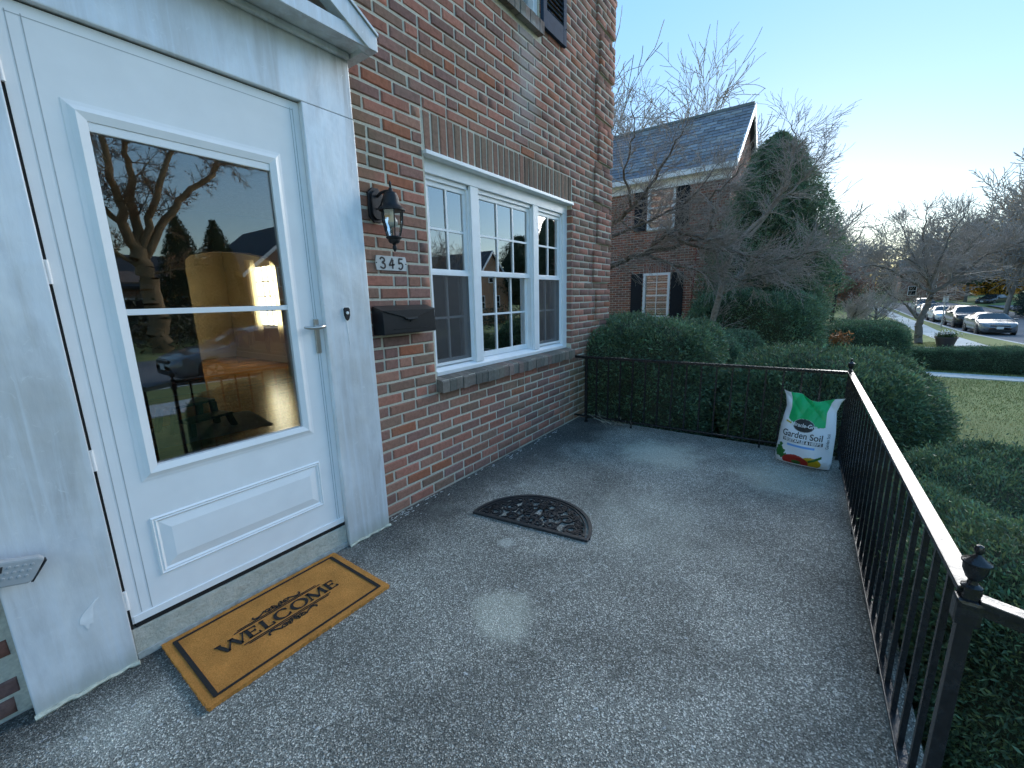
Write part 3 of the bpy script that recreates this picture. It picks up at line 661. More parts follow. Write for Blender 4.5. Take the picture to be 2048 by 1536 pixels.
for i, x in enumerate(np.arange(-14, 92, 1.5)):
    a, b = x+.008, x+1.492; ya, yb = float(swy(a)), float(swy(b)); za, zb = float(gz(a, -8))+.02, float(gz(b, -8))+.02
    s = MB(); s.add([(a, ya-.62, za), (b, yb-.62, zb), (b, yb+.62, zb), (a, ya+.62, za), (a, ya-.62, za-.1), (b, yb-.62, zb-.1), (b, yb+.62, zb-.1), (a, ya+.62, za-.1)], [(0, 1, 2, 3), (0, 4, 5, 1), (1, 5, 6, 2), (2, 6, 7, 3), (3, 7, 4, 0)])
    s.build('paving_slab', M['concrete'], swk)
def walk(name, x0, w, y0, y1, n):
    p = empty(name, kind='structure')
    for i in range(n):
        a, b = y0+(y1-y0)*i/n, y0+(y1-y0)*(i+1)/n-.012; z = float(gz(x0, a))+.02; z2 = float(gz(x0+w, a))+.02
        s = MB(); s.add([(x0, a, z), (x0+w, a, z2), (x0+w, b, z2), (x0, b, z), (x0, a, z-.1), (x0+w, a, z2-.1), (x0+w, b, z2-.1), (x0, b, z-.1)], [(0, 1, 2, 3), (0, 4, 5, 1), (1, 5, 6, 2), (2, 6, 7, 3), (3, 7, 4, 0)])
        s.build('paving_slab', M['concrete'], p)
walk('front_walk', 15.6, .95, -8.4, -2.6, 6); walk('front_walk', 22.2, 1.0, -8.0, -3.5, 4); walk('front_walk', 25.4, 1.0, -8.2, -4.0, 4)

# ------------------------------------------------------------------ porch
po = MB().box(-1.6, 4.2, -2.46, -.0005, -.72, 0).build('porch_slab', M['floor'], bevel=.012); po['kind'] = 'structure'
stp = MB()
for i in range(3): stp.box(-.6, 1.15, -2.461-.3*(i+1), -2.461-.3*i, -.72, -.17*(i+1))
stp = stp.build('porch_steps', M['floor'], bevel=.01); stp['kind'] = 'structure'
# leaf litter and a frayed strip of old caulk along the wall foot
ltr = MB()
for i in range(60):
    x = random.choice([random.uniform(1.5, 2.0), random.uniform(2.2, 4.0)]); y = -.02-abs(random.gauss(0, .03)); a = random.uniform(-.4, .4); L = random.uniform(.004, .018)
    ltr.obox((x, y, .003), (L*math.cos(a), L*math.sin(a), 0), (-.002*math.sin(a), .002*math.cos(a), 0), (0, 0, .0015))
o = ltr.build('caulk_crumbs', simple('white_crumbs', (.6, .6, .57), .9, 0, .2, 50)); tag(o, 'crumbs of old white caulk strewn along the foot of the brick wall', 'debris', kind='stuff')
chp = MB()
for i in range(420):
    x, y = random.uniform(-.2, 4.1), random.uniform(-2.4, -.1); a = random.uniform(0, 3.14); L = abs(random.gauss(.002, .0018))+.001
    chp.obox((x, y, .0008), (L*math.cos(a), L*math.sin(a), 0), (-L*.45*math.sin(a), L*.45*math.cos(a), 0), (0, 0, .0009))
o = chp.build('stone_chips', simple('pale_chips', (.5, .5, .48), .7, 0, .3, 80)); tag(o, 'pale stone chips scattered over the porch floor', 'chips', kind='stuff')

# ------------------------------------------------------------------ wrought iron railings
IR = M['iron']
def finial(root, p, s=1.0):
    r_, h_ = .64*s, .80*s
    MB().lathe((0, 0, 0), [(x*r_, z*h_) for x, z in [(.026, 0), (.026, .006), (.014, .012), (.012, .022), (.02, .03), (.03, .05), (.031, .068), (.036, .071), (.036, .075), (.022, .083), (.010, .092), (.006, .096), (.011, .102), (.013, .11), (.009, .119), (0, .122)]], 18).build('finial', IR, root, smooth=True, loc=p)
def twisted(h, w, turns=3):
    n = 40; mb = MB(); vs = []
    for i in range(n+1):
        t = i/n; q = math.pi*.25 + (turns*2*math.pi*max(0, min(1, (t-.2)/.6)) if turns else 0)
        for j in range(4): vs.append((w*math.cos(q+j*math.pi/2), w*math.sin(q+j*math.pi/2), h*t))
    mb.add(vs, [(i*4+j, i*4+(j+1) % 4, i*4+4+(j+1) % 4, i*4+4+j) for i in range(n) for j in range(4)]); return mb
ZR = .725; ZB = .065
def railing(name, a, b, label, y_or_x, posts, n, spacing):
    root = empty(name, (a[0], a[1], 0), label, 'railing', 'iron railings round the porch')
    d = Vector((b[0]-a[0], b[1]-a[1], 0)); L = d.length; d.normalize(); nrm = Vector((-d.y, d.x, 0))
    MB().obox(d*L/2+Vector((0, 0, ZR-.008)), d*(L/2), nrm*.019, (0, 0, .007)).build('top_rail', IR, root, bevel=.003)
    MB().obox(d*L/2+Vector((0, 0, ZR-.022)), d*(L/2-.01), nrm*.011, (0, 0, .0055)).build('under_rail', IR, root)
    MB().obox(d*L/2+Vector((0, 0, ZB)), d*(L/2), nrm*.014, (0, 0, .007)).build('bottom_rail', IR, root, bevel=.002)
    proto = None; k = int(L/spacing)
    for i in range(1, k+1):
        p = d*(i*spacing); 
        if (L-i*spacing) < .04: break
        if proto is None: proto = twisted(ZR-.026-ZB, .0095, 0).build('baluster', IR, root, loc=p+Vector((0, 0, ZB)))
        else: o = proto.copy(); put(o, root); o.location = p+Vector((0, 0, ZB))
        if i % 9 == 5: MB().box(-.007, .007, -.007, .007, -ZB, .01).build('foot', IR, root, loc=p+Vector((0, 0, ZB)))
    for (t, wd, fin) in posts:
        MB().box(-wd, wd, -wd, wd, .001, ZR-.002 if not fin else ZR+.004).build('post', IR, root, bevel=.002, loc=d*t)
        MB().box(-wd*1.7, wd*1.7, -wd*1.7, wd*1.7, .0005, .012).build('base_plate', IR, root, bevel=.002, loc=d*t)
        if fin: finial(root, d*t+Vector((0, 0, ZR+.003)), 1.0)
    return root
railing('side_railing', (4.05, -.012), (4.128, -2.33), 'black iron side railing running from the brick wall in front of hedges', 0, [(.14, .010, False)], 0, .127)
railing('front_railing', (1.178, -2.39), (4.13, -2.345), 'long black iron front railing with pale-lit flat top rail and urn finials', 0, [(0, .0125, True), (2.952, .0125, True)], 0, .118)
hr = empty('step_handrail', (1.178, -2.39, 0), 'short iron handrail leaving the near corner post towards the steps', 'railing', 'iron railings round the porch')
MB().prism([(-.019, -.012, ZR-.03), (.019, -.012, ZR-.03), (.019, -.012, ZR-.014), (-.019, -.012, ZR-.014)], (0, -.9, -.16)).build('top_rail', IR, hr, bevel=.002)
MB().prism([(-.011, -.012, ZR-.05), (.011, -.012, ZR-.05), (.011, -.012, ZR-.033), (-.011, -.012, ZR-.033)], (0, -.9, -.16)).build('under_rail', IR, hr)
MB().box(-.02, .02, -.95, -.91, -.7, ZR-.16).build('post', IR, hr)
MB().obox((0, -.0, ZR-.05), (.021, 0, 0), (0, .021, 0), (0, 0, .03)).build('cast_collar', IR, hr, bevel=.008)

# ------------------------------------------------------------------ coir mat
COIR = NM('coir_pile'); n1 = COIR.noise(230, det=6, rough=.8); n2 = COIR.noise(9); c = COIR.ramp(n1, [(.25, (.32, .12, .025)), (.5, (.62, .265, .065)), (.75, (.78, .40, .12))])
c = COIR.mix(1, c, COIR.ramp(n2, [(.3, .82), (.7, 1.12)]), 'MULTIPLY'); COIR.set(c, .95, 0, .1); COIR.bump(n1, 1, .006)
INK = simple('black_mat_print', (.012, .011, .010), .95, 0, .4, 200, .8)
mat_ = empty('doormat', (.714, -.305, .0), 'tan coir doormat printed WELCOME in black, lying before the white door', 'doormat', rz=-.008)
MW, MH, MT = .374, .234, .016
b = MB(); nb = 90; edge = []
for (ax, ay, bx, by) in ((-MW, -MH, MW, -MH), (MW, -MH, MW, MH), (MW, MH, -MW, MH), (-MW, MH, -MW, -MH)):
    for i in range(nb): t = i/nb; edge.append((ax+(bx-ax)*t+random.gauss(0, .0012), ay+(by-ay)*t+random.gauss(0, .0012), 0))
b.prism([(x, y, .001) for x, y, _ in edge], (0, 0, MT-.001)); b.build('coir_pad', COIR.m, mat_)
nf = 75000      # coir fibres standing out of the pad
fx = rng.uniform(-MW-.0025, MW+.0025, nf); fy = rng.uniform(-MH-.0025, MH+.0025, nf); an = rng.uniform(0, 6.283, nf); tl = rng.uniform(.001, .005, nf); wd = rng.uniform(.0004, .0008, nf); fh = rng.uniform(.0006, .0032, nf)
ca, sa = np.cos(an), np.sin(an); z0 = np.full(nf, MT-.001)
V = np.stack([np.column_stack([fx-wd*sa, fy+wd*ca, z0]), np.column_stack([fx+wd*sa, fy-wd*ca, z0]), np.column_stack([fx+tl*ca, fy+tl*sa, z0+fh])], 1).reshape(-1, 3)
def ink_at(x, y):
    m = MW-.036; k = MH-.030; t = .0055
    return (((np.abs(np.abs(x)-m) < t*1.15) & (np.abs(y) < k+t)) | ((np.abs(np.abs(y)-k) < t*.75) & (np.abs(x) < m+t)))
ik = ink_at(fx, fy)
cb = np.array([.64, .285, .07])*rng.uniform(.4, 1.55, (nf, 1))*(1+.18*np.sin(fx*40+2*np.sin(fy*33))*np.sin(fy*51))[:, None]; cb[ik] = (.012, .011, .01)
fo = npmesh('coir_fibres', V, np.arange(nf*3).reshape(-1, 3), vcol('coir_fibre', .95, .1, 50, 0, .1), mat_, np.repeat(cb, 3, 0)); fo['kind'] = 'stuff'
# print: border, rules, lettering, scrolls
zt = MT-.0005; mb = MB(); m_, k_ = MW-.036, MH-.030
for y in (-k_, k_): mb.box(-m_-.006, m_+.006, y-.0052, y+.0052, zt, zt+.0014)
for x in (-m_, m_): mb.box(x-.0078, x+.0078, -k_, k_, zt, zt+.00145)
mb.build('printed_border', INK, mat_)
def jitter(pts, s=.0006): return [(x+random.gauss(0, s), y+random.gauss(0, s)) for x, y in pts]
def stroke(mb, pts, w0, z=zt, th=.0014, dense=True):
    pts = [Vector((x, y, z)) for x, y in pts]; mb.ribbon(pts, w0, th)
for s in (-1, 1):
    for q, ext in ((.047, .185), (.0565, .170)):
        n = 40; ru = MB(); stroke(ru, jitter([(-ext+2*ext*i/n, s*q) for i in range(n+1)], .0004), .0045); ru.build('printed_rule', INK, mat_)
H = .062
def arc(cx, cy, rx, ry, a0, a1, n=28): return [(cx+rx*math.cos(R(a0+(a1-a0)*i/n)), cy+ry*math.sin(R(a0+(a1-a0)*i/n))) for i in range(n+1)]
def lw(n, lo, hi, ph): return [lo+(hi-lo)*abs(math.cos(math.pi*(i/n)+ph)) for i in range(n+1)]
def letter(ch, ox, mb):
    h = H/2; TK, TN = .0140, .0060
    S = lambda a, b, w_: stroke(mb, jitter([(ox+a[0]+(b[0]-a[0])*i/8, a[1]+(b[1]-a[1])*i/8) for i in range(9)], .0004), w_)
    if ch == 'E':
        S((-.015, -h), (-.015, h), TK); S((-.024, h-.002), (.018, h-.002), TN); S((-.024, -h+.002), (.021, -h+.002), TN); S((-.015, .002), (.010, .002), TN); S((.017, h), (.017, h-.013), TN); S((.022, -h), (.018, -h+.014), TN); S((.010, .009), (.010, -.005), TN)
    if ch == 'L': S((-.013, -h), (-.013, h), TK); S((-.023, h-.002), (-.003, h-.002), TN); S((-.023, -h+.002), (.021, -h+.002), TN); S((.021, -h), (.018, -h+.018), TN)
    if ch == 'O': p = arc(ox, 0, .031, h, 0, 360, 40); stroke(mb, jitter(p, .0003), [TN+(TK-TN)*abs(math.cos(2*math.pi*i/40)) for i in range(41)])
    if ch == 'C': p = arc(ox+.002, 0, .031, h, 48, 316, 36); stroke(mb, jitter(p, .0003), [TN+(TK-TN)*abs(math.cos(R(48+268*i/36))) for i in range(37)]); S((.023, h-.004), (.023, h-.018), TN); S((.022, -h+.005), (.026, -h+.017), TN*.8)
    if ch == 'M':
        S((-.034, -h), (-.028, h), TN); S((-.028, h), (.0, -h), TK); S((.0, -h), (.027, h), TN); S((.027, h), (.034, -h), TK); S((-.043, -h+.002), (-.026, -h+.002), TN); S((.024, -h+.002), (.044, -h+.002), TN); S((-.037, h-.001), (-.024, h-.001), TN); S((.024, h-.001), (.038, h-.001), TN)
    if ch == 'W':
        S((-.046, h), (-.024, -h), TK); S((-.024, -h), (-.0, h*.9), TN); S((-.0, h), (.022, -h), TK); S((.022, -h), (.044, h), TN); S((-.056, h-.001), (-.034, h-.001), TN); S((-.010, h-.001), (.010, h-.001), TN); S((.034, h-.001), (.054, h-.001), TN)
lt = MB()
for ch, ox in zip('WELCOME', (-.205, -.133, -.076, -.012, .062, .141, .214)): letter(ch, ox, lt)
lt.build('printed_word', INK, mat_)
def scroll(mb, sx, sy, oy):
    def P(pts): return [(x*sx, oy+y*sy) for x, y in pts]
    sp = [( .037+(.019-.015*t)*math.cos(5.2*t*1.7+2.6), .014+(.0135-.0105*t)*math.sin(5.2*t*1.7+2.6)) for t in [i/40 for i in range(41)]]
    tail = [(.098, .020), (.102, .012), (.096, .003), (.084, .001), (.072, .006), (.060, .014), (.050, .022)]
    for p, w_ in ((sp, .0036), ): stroke(mb, P(p), w_*1.35)
    n = 24; tl_ = [tail[0]]
    for i in range(n):
        t = i/(n-1)*(len(tail)-1); k = min(int(t), len(tail)-2); u = t-k; tl_.append((tail[k][0]*(1-u)+tail[k+1][0]*u, tail[k][1]*(1-u)+tail[k+1][1]*u))
    stroke(mb, P(tl_[1:]), [.0078-.003*abs(i/(n-1)-.45) for i in range(n)])
    stroke(mb, P([(.006, .0), (.004, .008), (.010, .018), (.018, .026), (.024, .022), (.016, .012), (.004, .006)]), .0036)
    stroke(mb, P([(.0, .004), (.008, -.001), (.018, .004), (.020, .012)]), .0038)
for sy, oy in ((1, .063), (-1, -.063)):
    sm = MB()
    for sx in (1, -1): scroll(sm, sx, sy, oy)
    sm.build('printed_scroll', INK, mat_)
# clip fibres under the lettering: lay the same print a hair above the pile
for o_ in mat_.children:
    if o_.name.startswith('printed'): o_.location.z += .0022

# ------------------------------------------------------------------ half-round rubber mat
RUB = simple('black_rubber', (.018, .020, .022), .5, 0, .3, 90, .3)
hm = empty('rubber_mat', (1.905, -.79, 0), 'black half-round rubber scroll mat lying on the porch floor', 'doormat', rz=math.atan2(-.729, .10)+math.pi/2)
# local: flat edge along +-Y at x=0, bulge towards +X
RR = .372; zb = .0015; th = .010
def rib(mb, pts, w_, t=th): mb.ribbon([Vector((x, y, zb)) for x, y in pts], w_, t)
o1 = MB(); rib(o1, [(RR*1.03*math.cos(R(-88+176*i/60)), RR*math.sin(R(-88+176*i/60))) for i in range(61)], .020, .011); rib(o1, [((RR-.028)*1.03*math.cos(R(-86+172*i/60)), (RR-.028)*math.sin(R(-86+172*i/60))) for i in range(61)], .008, .010)
o1.build('rim', RUB, hm, bevel=0)
o1 = MB(); o1.box(-.014, .012, -RR-.006, RR+.006, zb, zb+.013); o1.build('straight_edge', RUB, hm, bevel=.003)
def spiral(cx, cy, r0, turns, a0, n=34, s=1): return [(cx+(r0*(1-.72*i/n))*math.cos(a0+s*turns*6.283*i/n), cy+(r0*(1-.72*i/n))*math.sin(a0+s*turns*6.283*i/n)) for i in range(n+1)]
swl = MB(); g = random.Random(3)
for i in range(13):      # ring of small scrolls inside the rim
    a = R(-80+160*i/12); rr = RR-.062; rib(swl, spiral(rr*1.03*math.cos(a), rr*math.sin(a), .030, 1.5, a+(1.6 if i % 2 else -1.6), 26, 1 if i % 2 else -1), .0075)
    if i < 12: b_ = R(-80+160*(i+.5)/12); rib(swl, [((rr+.02*math.sin(t*6.28))*1.03*math.cos(a+(R(160/12))*t), (rr+.02*math.sin(t*6.28))*math.sin(a+R(160/12)*t)) for t in [k/10 for k in range(11)]], .007)
for (cx, cy, r0, s, a0) in ((.06, -.255, .052, 1, 0), (.06, .255, .052, -1, 0), (.06, -.13, .042, 1, 1.5), (.06, .13, .042, -1, 1.5), (.055, -.045, .036, -1, 3), (.055, .045, .036, 1, 3), (.16, -.19, .05, -1, 2), (.16, .19, .05, 1, 2), (.17, -.075, .055, 1, 4), (.17, .075, .055, -1, 4), (.255, 0, .04, 1, 0), (.24, -.11, .036, -1, 1), (.24, .11, .036, 1, 1), (.115, 0, .03, 1, 2)):
    rib(swl, spiral(cx, cy, r0, 1.8, a0, 36, s), .009)
for s in (-1, 1):
    for (p, q, bend) in (((.01, .33), (.15, .25), .03), ((.02, .19), (.2, .13), -.04), ((.01, .085), (.24, .03), .05), ((.11, .31), (.26, .16), .03), ((.28, .09), (.1, .06), -.03), ((.03, .0), (.30, .05), .03), ((.12, .13), (.28, .0), .04)):
        rib(swl, [(p[0]+(q[0]-p[0])*t+bend*math.sin(t*3.14)*.6, s*(p[1]+(q[1]-p[1])*t+bend*math.sin(t*6.28)*.5)) for t in [k/14 for k in range(15)]], [.005+.007*math.sin(3.14*k/14) for k in range(15)])
swl.build('scrollwork', RUB, hm)

# ------------------------------------------------------------------ bag of garden soil
bagr = empty('soil_bag', (3.87, -2.105, 0), 'white and green plastic bag of garden soil leaning in the railing corner', 'bag')
bu = Vector((3.822-3.916, -2.293+1.924, 0)).normalized()      # along the width, to the viewer's right
bn = Vector((0, 0, 1)).cross(bu); bn = -bn if bn.x > 0 else bn  # towards the camera
BWD, BHT = .385, .56
def bag_surf(u, v, side):
    """u, v in 0..1; side +1 front, -1 back"""
    wv = np.interp(v, [0, .08, .5, .78, .93, 1.0], [.94, .98, .95, .86, .95, 1.06])
    x = (u-.5)*BWD*wv
    th = np.interp(v, [0, .04, .12, .35, .6, .8, .95, 1], [.055, .075, .10, .105, .085, .045, .012, .002])
    e = np.clip(1-np.abs(2*u-1)**2.6, 0, 1)**.55
    y = th*e
    wr = .007*np.sin(7*u+9*v+1)*np.sin(5*v+8*u*v) + .006*np.abs(np.sin(11*u-7*v+.6))*np.clip(v-.35, 0, 1)*2 + .0035*np.sin(31*v+6*u)*np.clip(.3-v, 0, 1)*3 + .016*np.abs(np.sin(9*(u+v*1.4)))*np.clip(v-.5, 0, 1)*2 + .012*np.abs(np.sin(6*(u*1.3-v*1.1)+1))*np.clip(v-.55, 0, 1)*2 - .012*np.exp(-((u-.45-.5*(v-.8))/.05)**2)*np.clip(v-.55, 0, .3)*3
    y = y + side*wr*e
    z = v*BHT*(1-.02*np.sin(math.pi*u)) - np.clip(v-.8, 0, 1)*(.42*np.exp(-((u-.62)/.28)**2) + .05*np.sin(14*u))*.55 + np.clip(.1-v, 0, 1)*.05*(u-.5)
    lean = np.clip(z, 0, 9)*.17
    return x, side*y, z, lean
def bag_pt(u, v, side, off=0):
    x, y, z, lean = bag_surf(u, v, side); y = y+off
    return np.stack([bu.x*x + bn.x*(y-lean), bu.y*x + bn.y*(y-lean), z+.004], -1)
nu, nv = 110, 170
uu, vv = np.meshgrid(np.linspace(0, 1, nu), np.linspace(0, 1, nv)); uu, vv = uu.ravel(), vv.ravel()
F = np.array([(j*nu+i, j*nu+i+1, (j+1)*nu+i+1, (j+1)*nu+i) for j in range(nv-1) for i in range(nu-1)])
def bag_print(u, v):
    c = np.tile(np.array([.86, .87, .88]), (len(u), 1))
    gr = (u > .15+.06*np.clip(.62-v, 0, 1)) & (u < .86) & (v > .60-.035*np.sin(3*u)+np.clip(.3-u, 0, 1)*.35); c[gr] = (.0, .46, .13)
    yl = (u > .12) & (u < .34) & (np.abs(v-(.60-.16*(u-.12))) < .012); c[yl] = (.55, .42, .03)
    bl = (np.abs(v-.285) < .016) & (u > .24) & (u < .74); c[bl] = (.16, .42, .85)
    bk = (np.abs(v-.352) < .024) & (u > .14) & (u < .86); c[bk] = (.012, .014, .016)
    el = ((u-.48)/.195)**2 + ((v-.575)/.088)**2; c[el < 1.10] = (.5, .52, .52); c[el < 1] = (.025, .03, .032)
    # vegetables printed along the foot
    pep = (((u-.70)/.17)**2 + ((v-.075)/.085)**2 < 1) & (v > .012); c[pep] = (.60, .38, .01)
    pst = (np.abs(v-(.10+.42*(u-.68))) < .018) & (u > .66) & (u < .87); c[pst] = (.03, .14, .02)
    tom = (((u-.42)/.24)**2 + ((v-.05)/.105)**2 < 1) & (v > .012); c[tom] = (.42, .025, .015)
    tgr = (((u-.44)/.09)**2 + ((v-.045)/.03)**2 < 1); c[tgr] = (.05, .12, .02)
    for (a, b, r) in ((.10, .20, .055), (.16, .16, .06), (.09, .12, .06), (.17, .10, .055), (.12, .255, .035), (.24, .115, .04), (.06, .16, .035)):
        lf = ((u-a)/r)**2 + ((v-b)/(r*.75))**2 < 1+.35*np.sin(np.arctan2(v-b, u-a)*5); c[lf & ~tom] = (.03, .17, .03)
    return c
BAGM = NM('printed_plastic_film'); at = BAGM.n('VertexColor', layer_name='c'); nn = BAGM.noise(22, det=5); BAGM.set(at.outputs[0], .3, 0, .5); BAGM.bump(nn, .45, .012); BAGM = BAGM.m
npmesh('bag_front', bag_pt(uu, vv, 1), F, BAGM, bagr, bag_print(uu, vv), smooth=True)
npmesh('bag_back', bag_pt(uu, vv, -1), F[:, ::-1], BAGM, bagr, np.tile([.7, .71, .72], (len(uu), 1)), smooth=True)
def text_mesh(s, size, shear=0, space=1.0, bold=0):
    cu = bpy.data.curves.new('t', 'FONT'); cu.body = s; cu.size = size; cu.align_x = 'CENTER'; cu.align_y = 'CENTER'; cu.shear = shear; cu.space_character = space; cu.offset = bold
    ob = bpy.data.objects.new('t', cu); col.objects.link(ob); dg = bpy.context.evaluated_depsgraph_get()
    me = bpy.data.meshes.new_from_object(ob.evaluated_get(dg)); bpy.data.objects.remove(ob)
    bm = bmesh.new(); bm.from_mesh(me); bmesh.ops.triangulate(bm, faces=bm.faces)
    bmesh.ops.subdivide_edges(bm, edges=[e for e in bm.edges if e.calc_length() > size*.25], cuts=2)
    bm.to_mesh(me); bm.free(); return me
def bag_text(s, u, v, size, colr, name, rot=0, sx=1, shear=0, bold=0, tilt=0):
    me = text_mesh(s, size, shear, 1, bold); n = len(me.vertices); co = np.empty(n*3, 'f4'); me.vertices.foreach_get('co', co); co = co.reshape(-1, 3)
    x, y = co[:, 0]*sx, co[:, 1]
    if rot: x, y = -y, x
    P = bag_pt(u + x/BWD, v + y/BHT + tilt*x/BHT, 1, .0022); me.vertices.foreach_set('co', P.astype('f4').ravel()); me.materials.clear()
    me.materials.append(simple('bag_ink', colr, .45, 0, .03)); o = bpy.data.objects.new(name, me); put(o, bagr)
bag_text('Miracle-Gro', .48, .578, .042, (.85, .86, .86), 'printed_name', sx=.92, shear=.12, bold=.0009)
bag_text('Garden Soil', .48, .435, .068, (.012, .014, .016), 'printed_title', sx=.88, bold=.0006)
bag_text('VEGETABLES & HERBS', .50, .352, .030, (.85, .86, .86), 'printed_subtitle', sx=.90, bold=.0012)
bag_text('Garden Soil', .925, .40, .024, (.012, .014, .016), 'printed_side_title', rot=1)

# ------------------------------------------------------------------ wall lantern
LX = 1.603
lan = empty('wall_lantern', (LX, 0, 1.865), 'black carriage lantern with clear bulb mounted on the brick beside the door', 'lantern')
BK = M['black']
def octa(w_, h_, c_): return [(-w_, h_-c_), (-w_+c_, h_), (w_-c_, h_), (w_, h_-c_), (w_, -h_+c_), (w_-c_, -h_), (-w_+c_, -h_), (-w_, -h_+c_)]
MB().prism([(a, -.003, b) for a, b in octa(.05, .092, .03)], (0, -.014, 0)).build('back_plate', BK, lan, bevel=.004)
MB().prism([(a, -.017, b) for a, b in octa(.036, .076, .022)], (0, -.012, 0)).build('back_plate_step', BK, lan, bevel=.004)
YL = -.145
MB().tube([(0, -.03, .045), (0, -.06, .058), (0, -.1, .062), (0, YL, .058)], [.008, .008, .0075, .007], 10).build('arm', BK, lan, smooth=True)
MB().tube([(0, -.03, -.02), (0, -.055, -.005), (0, -.075, .025), (0, -.095, .05), (0, -.11, .06)], .005, 8).build('brace', BK, lan, smooth=True)
zo = -.045
MB().lathe((0, YL, zo), [(.0, .155), (.004, .150), (.008, .138), (.006, .124), (.004, .12), (.009, .115), (.012, .108), (.012, .1), (.028, .094), (.032, .088), (.040, .070), (.043, .05), (.047, .03), (.064, .014), (.070, .008), (.070, .001), (.062, 0)], 24).build('hood', BK, lan, smooth=True)
prof = [(.058, 0), (.056, -.03), (.052, -.065), (.045, -.1), (.036, -.132)]
gl = MB().lathe((0, YL, zo), prof, 6, caps=False).build('glass_shade', M['clear'], lan)
rb = MB()
for j in range(6):
    q = 2*math.pi*j/6; rb.tube([((r+.001)*math.cos(q), YL+(r+.001)*math.sin(q), zo+z) for r, z in prof], .0034, 6)
rb.build('ribs', BK, lan, smooth=True)
MB().lathe((0, YL, zo-.132), [(.040, 0), (.043, -.004), (.040, -.012), (.032, -.016), (.031, -.026), (.026, -.034), (.012, -.038), (.008, -.046), (.012, -.054), (.011, -.066), (.004, -.078), (0, -.082)], 20).build('base_cup', BK, lan, smooth=True)
BULB = NM('frosted_bulb'); BULB.set((.8, .82, .82), .2); BULB.b.inputs['Transmission Weight'].default_value = .35
MB().lathe((0, YL, zo-.085), [(0, 0), (.012, .002), (.022, .010), (.027, .023), (.025, .036), (.016, .052), (.012, .062), (.012, .082)], 16).build('bulb', BULB.m, lan, smooth=True)

# ------------------------------------------------------------------ house number
num = empty('house_number', (1.682, -.004, 1.558), 'grey enamel plaque with hand-painted black numerals 345 below the lantern', 'plaque')
MB().prism([(-.112, 0, .0), (-.105, 0, -.041), (.113, 0, -.041), (.115, 0, .012), (.108, 0, .041), (-.104, 0, .041)], (0, -.006, 0)).build('plate', simple('grey_enamel', (.48, .5, .5), .45, 0, .12, 25), num, bevel=.002)
nb_ = MB()
def dig(pts, ox): 
    n = len(pts); P = []
    for i in range((n-1)*6+1):
        t = i/6; k = min(int(t), n-2); u = t-k; p0 = pts[max(k-1, 0)]; p1 = pts[k]; p2 = pts[k+1]; p3 = pts[min(k+2, n-1)]
        f_ = lambda a, b, c, d: .5*((2*b)+(-a+c)*u+(2*a-5*b+4*c-d)*u*u+(-a+3*b-3*c+d)*u**3)
        P.append(Vector((ox+f_(p0[0], p1[0], p2[0], p3[0])*.024, -.0062, f_(p0[1], p1[1], p2[1], p3[1])*.03)))
    nb_.ribbon(P, [.0108-.003*abs(i/len(P)-.5) for i in range(len(P))], .0012, (0, -1, 0))
dig([(-.75, .65), (-.3, 1), (.4, .85), (.5, .4), (-.1, .1), (.55, -.2), (.6, -.75), (0, -1), (-.8, -.7)], -.062)
dig([(.15, 1), (-.3, .3), (-.75, -.25), (-.7, -.35), (.0, -.3), (.8, -.15)], .004); dig([(.35, .75), (.2, 0), (.15, -1)], .004)
dig([(.7, .95), (0, .95), (-.45, .9), (-.5, .2), (-.55, .05), (.2, .15), (.65, -.3), (.3, -.9), (-.3, -1), (-.7, -.75)], .068)
nb_.build('numerals', simple('black_numeral_paint', (.015, .016, .02), .6), num)
for x in (-.106, .109): MB().lathe((0, 0, 0), [(.004, 0), (.003, .003)], 8).build('screw', M['black'], num, loc=(x, -.006, -.0)).rotation_euler = (R(90), 0, 0)

# ------------------------------------------------------------------ mailbox
mbx = empty('mailbox', (1.72, -.002, 1.225), 'black metal wall mailbox with pointed flap under the house number', 'mailbox')
GB = simple('gloss_black_steel', (.012, .013, .016), .28, 0, .2, 40, .1)
MB().prism([(-.2, 0, -.075), (-.2, 0, .085), (-.2, -.02, .085), (-.2, -.098, .062), (-.2, -.103, -.07), (-.2, -.095, -.075)], (.4, 0, 0)).build('box_body', GB, mbx, bevel=.003)
MB().add([(-.204, -.012, .090), (.204, -.012, .090), (.204, -.106, .064), (.05, -.108, .022), (.042, -.109, .012), (-.042, -.109, .012), (-.05, -.108, .022), (-.204, -.106, .064),
          (-.204, -.012, .087), (.204, -.012, .087), (.204, -.104, .060), (.05, -.105, .021), (.042, -.105, .012), (-.042, -.105, .012), (-.05, -.105, .021), (-.204, -.104, .060)],
         [(0, 1, 2, 7), (7, 2, 3, 6), (6, 3, 4, 5), (8, 15, 10, 9), (15, 14, 11, 10), (14, 13, 12, 11)] + [(i, (i+1) % 8, 8+(i+1) % 8, 8+i) for i in range(8)]).build('lid', GB, mbx)
MB().box(-.04, .04, -.122, -.1085, .006, .013).build('lid_lip', GB, mbx, bevel=.002)
MB().box(-.13, .13, -.1055, -.102, -.045, -.043).build('pressed_line', GB, mbx)
MB().box(-.009, .009, -.106, -.102, -.008, .004).build('emblem', GB, mbx, bevel=.001)

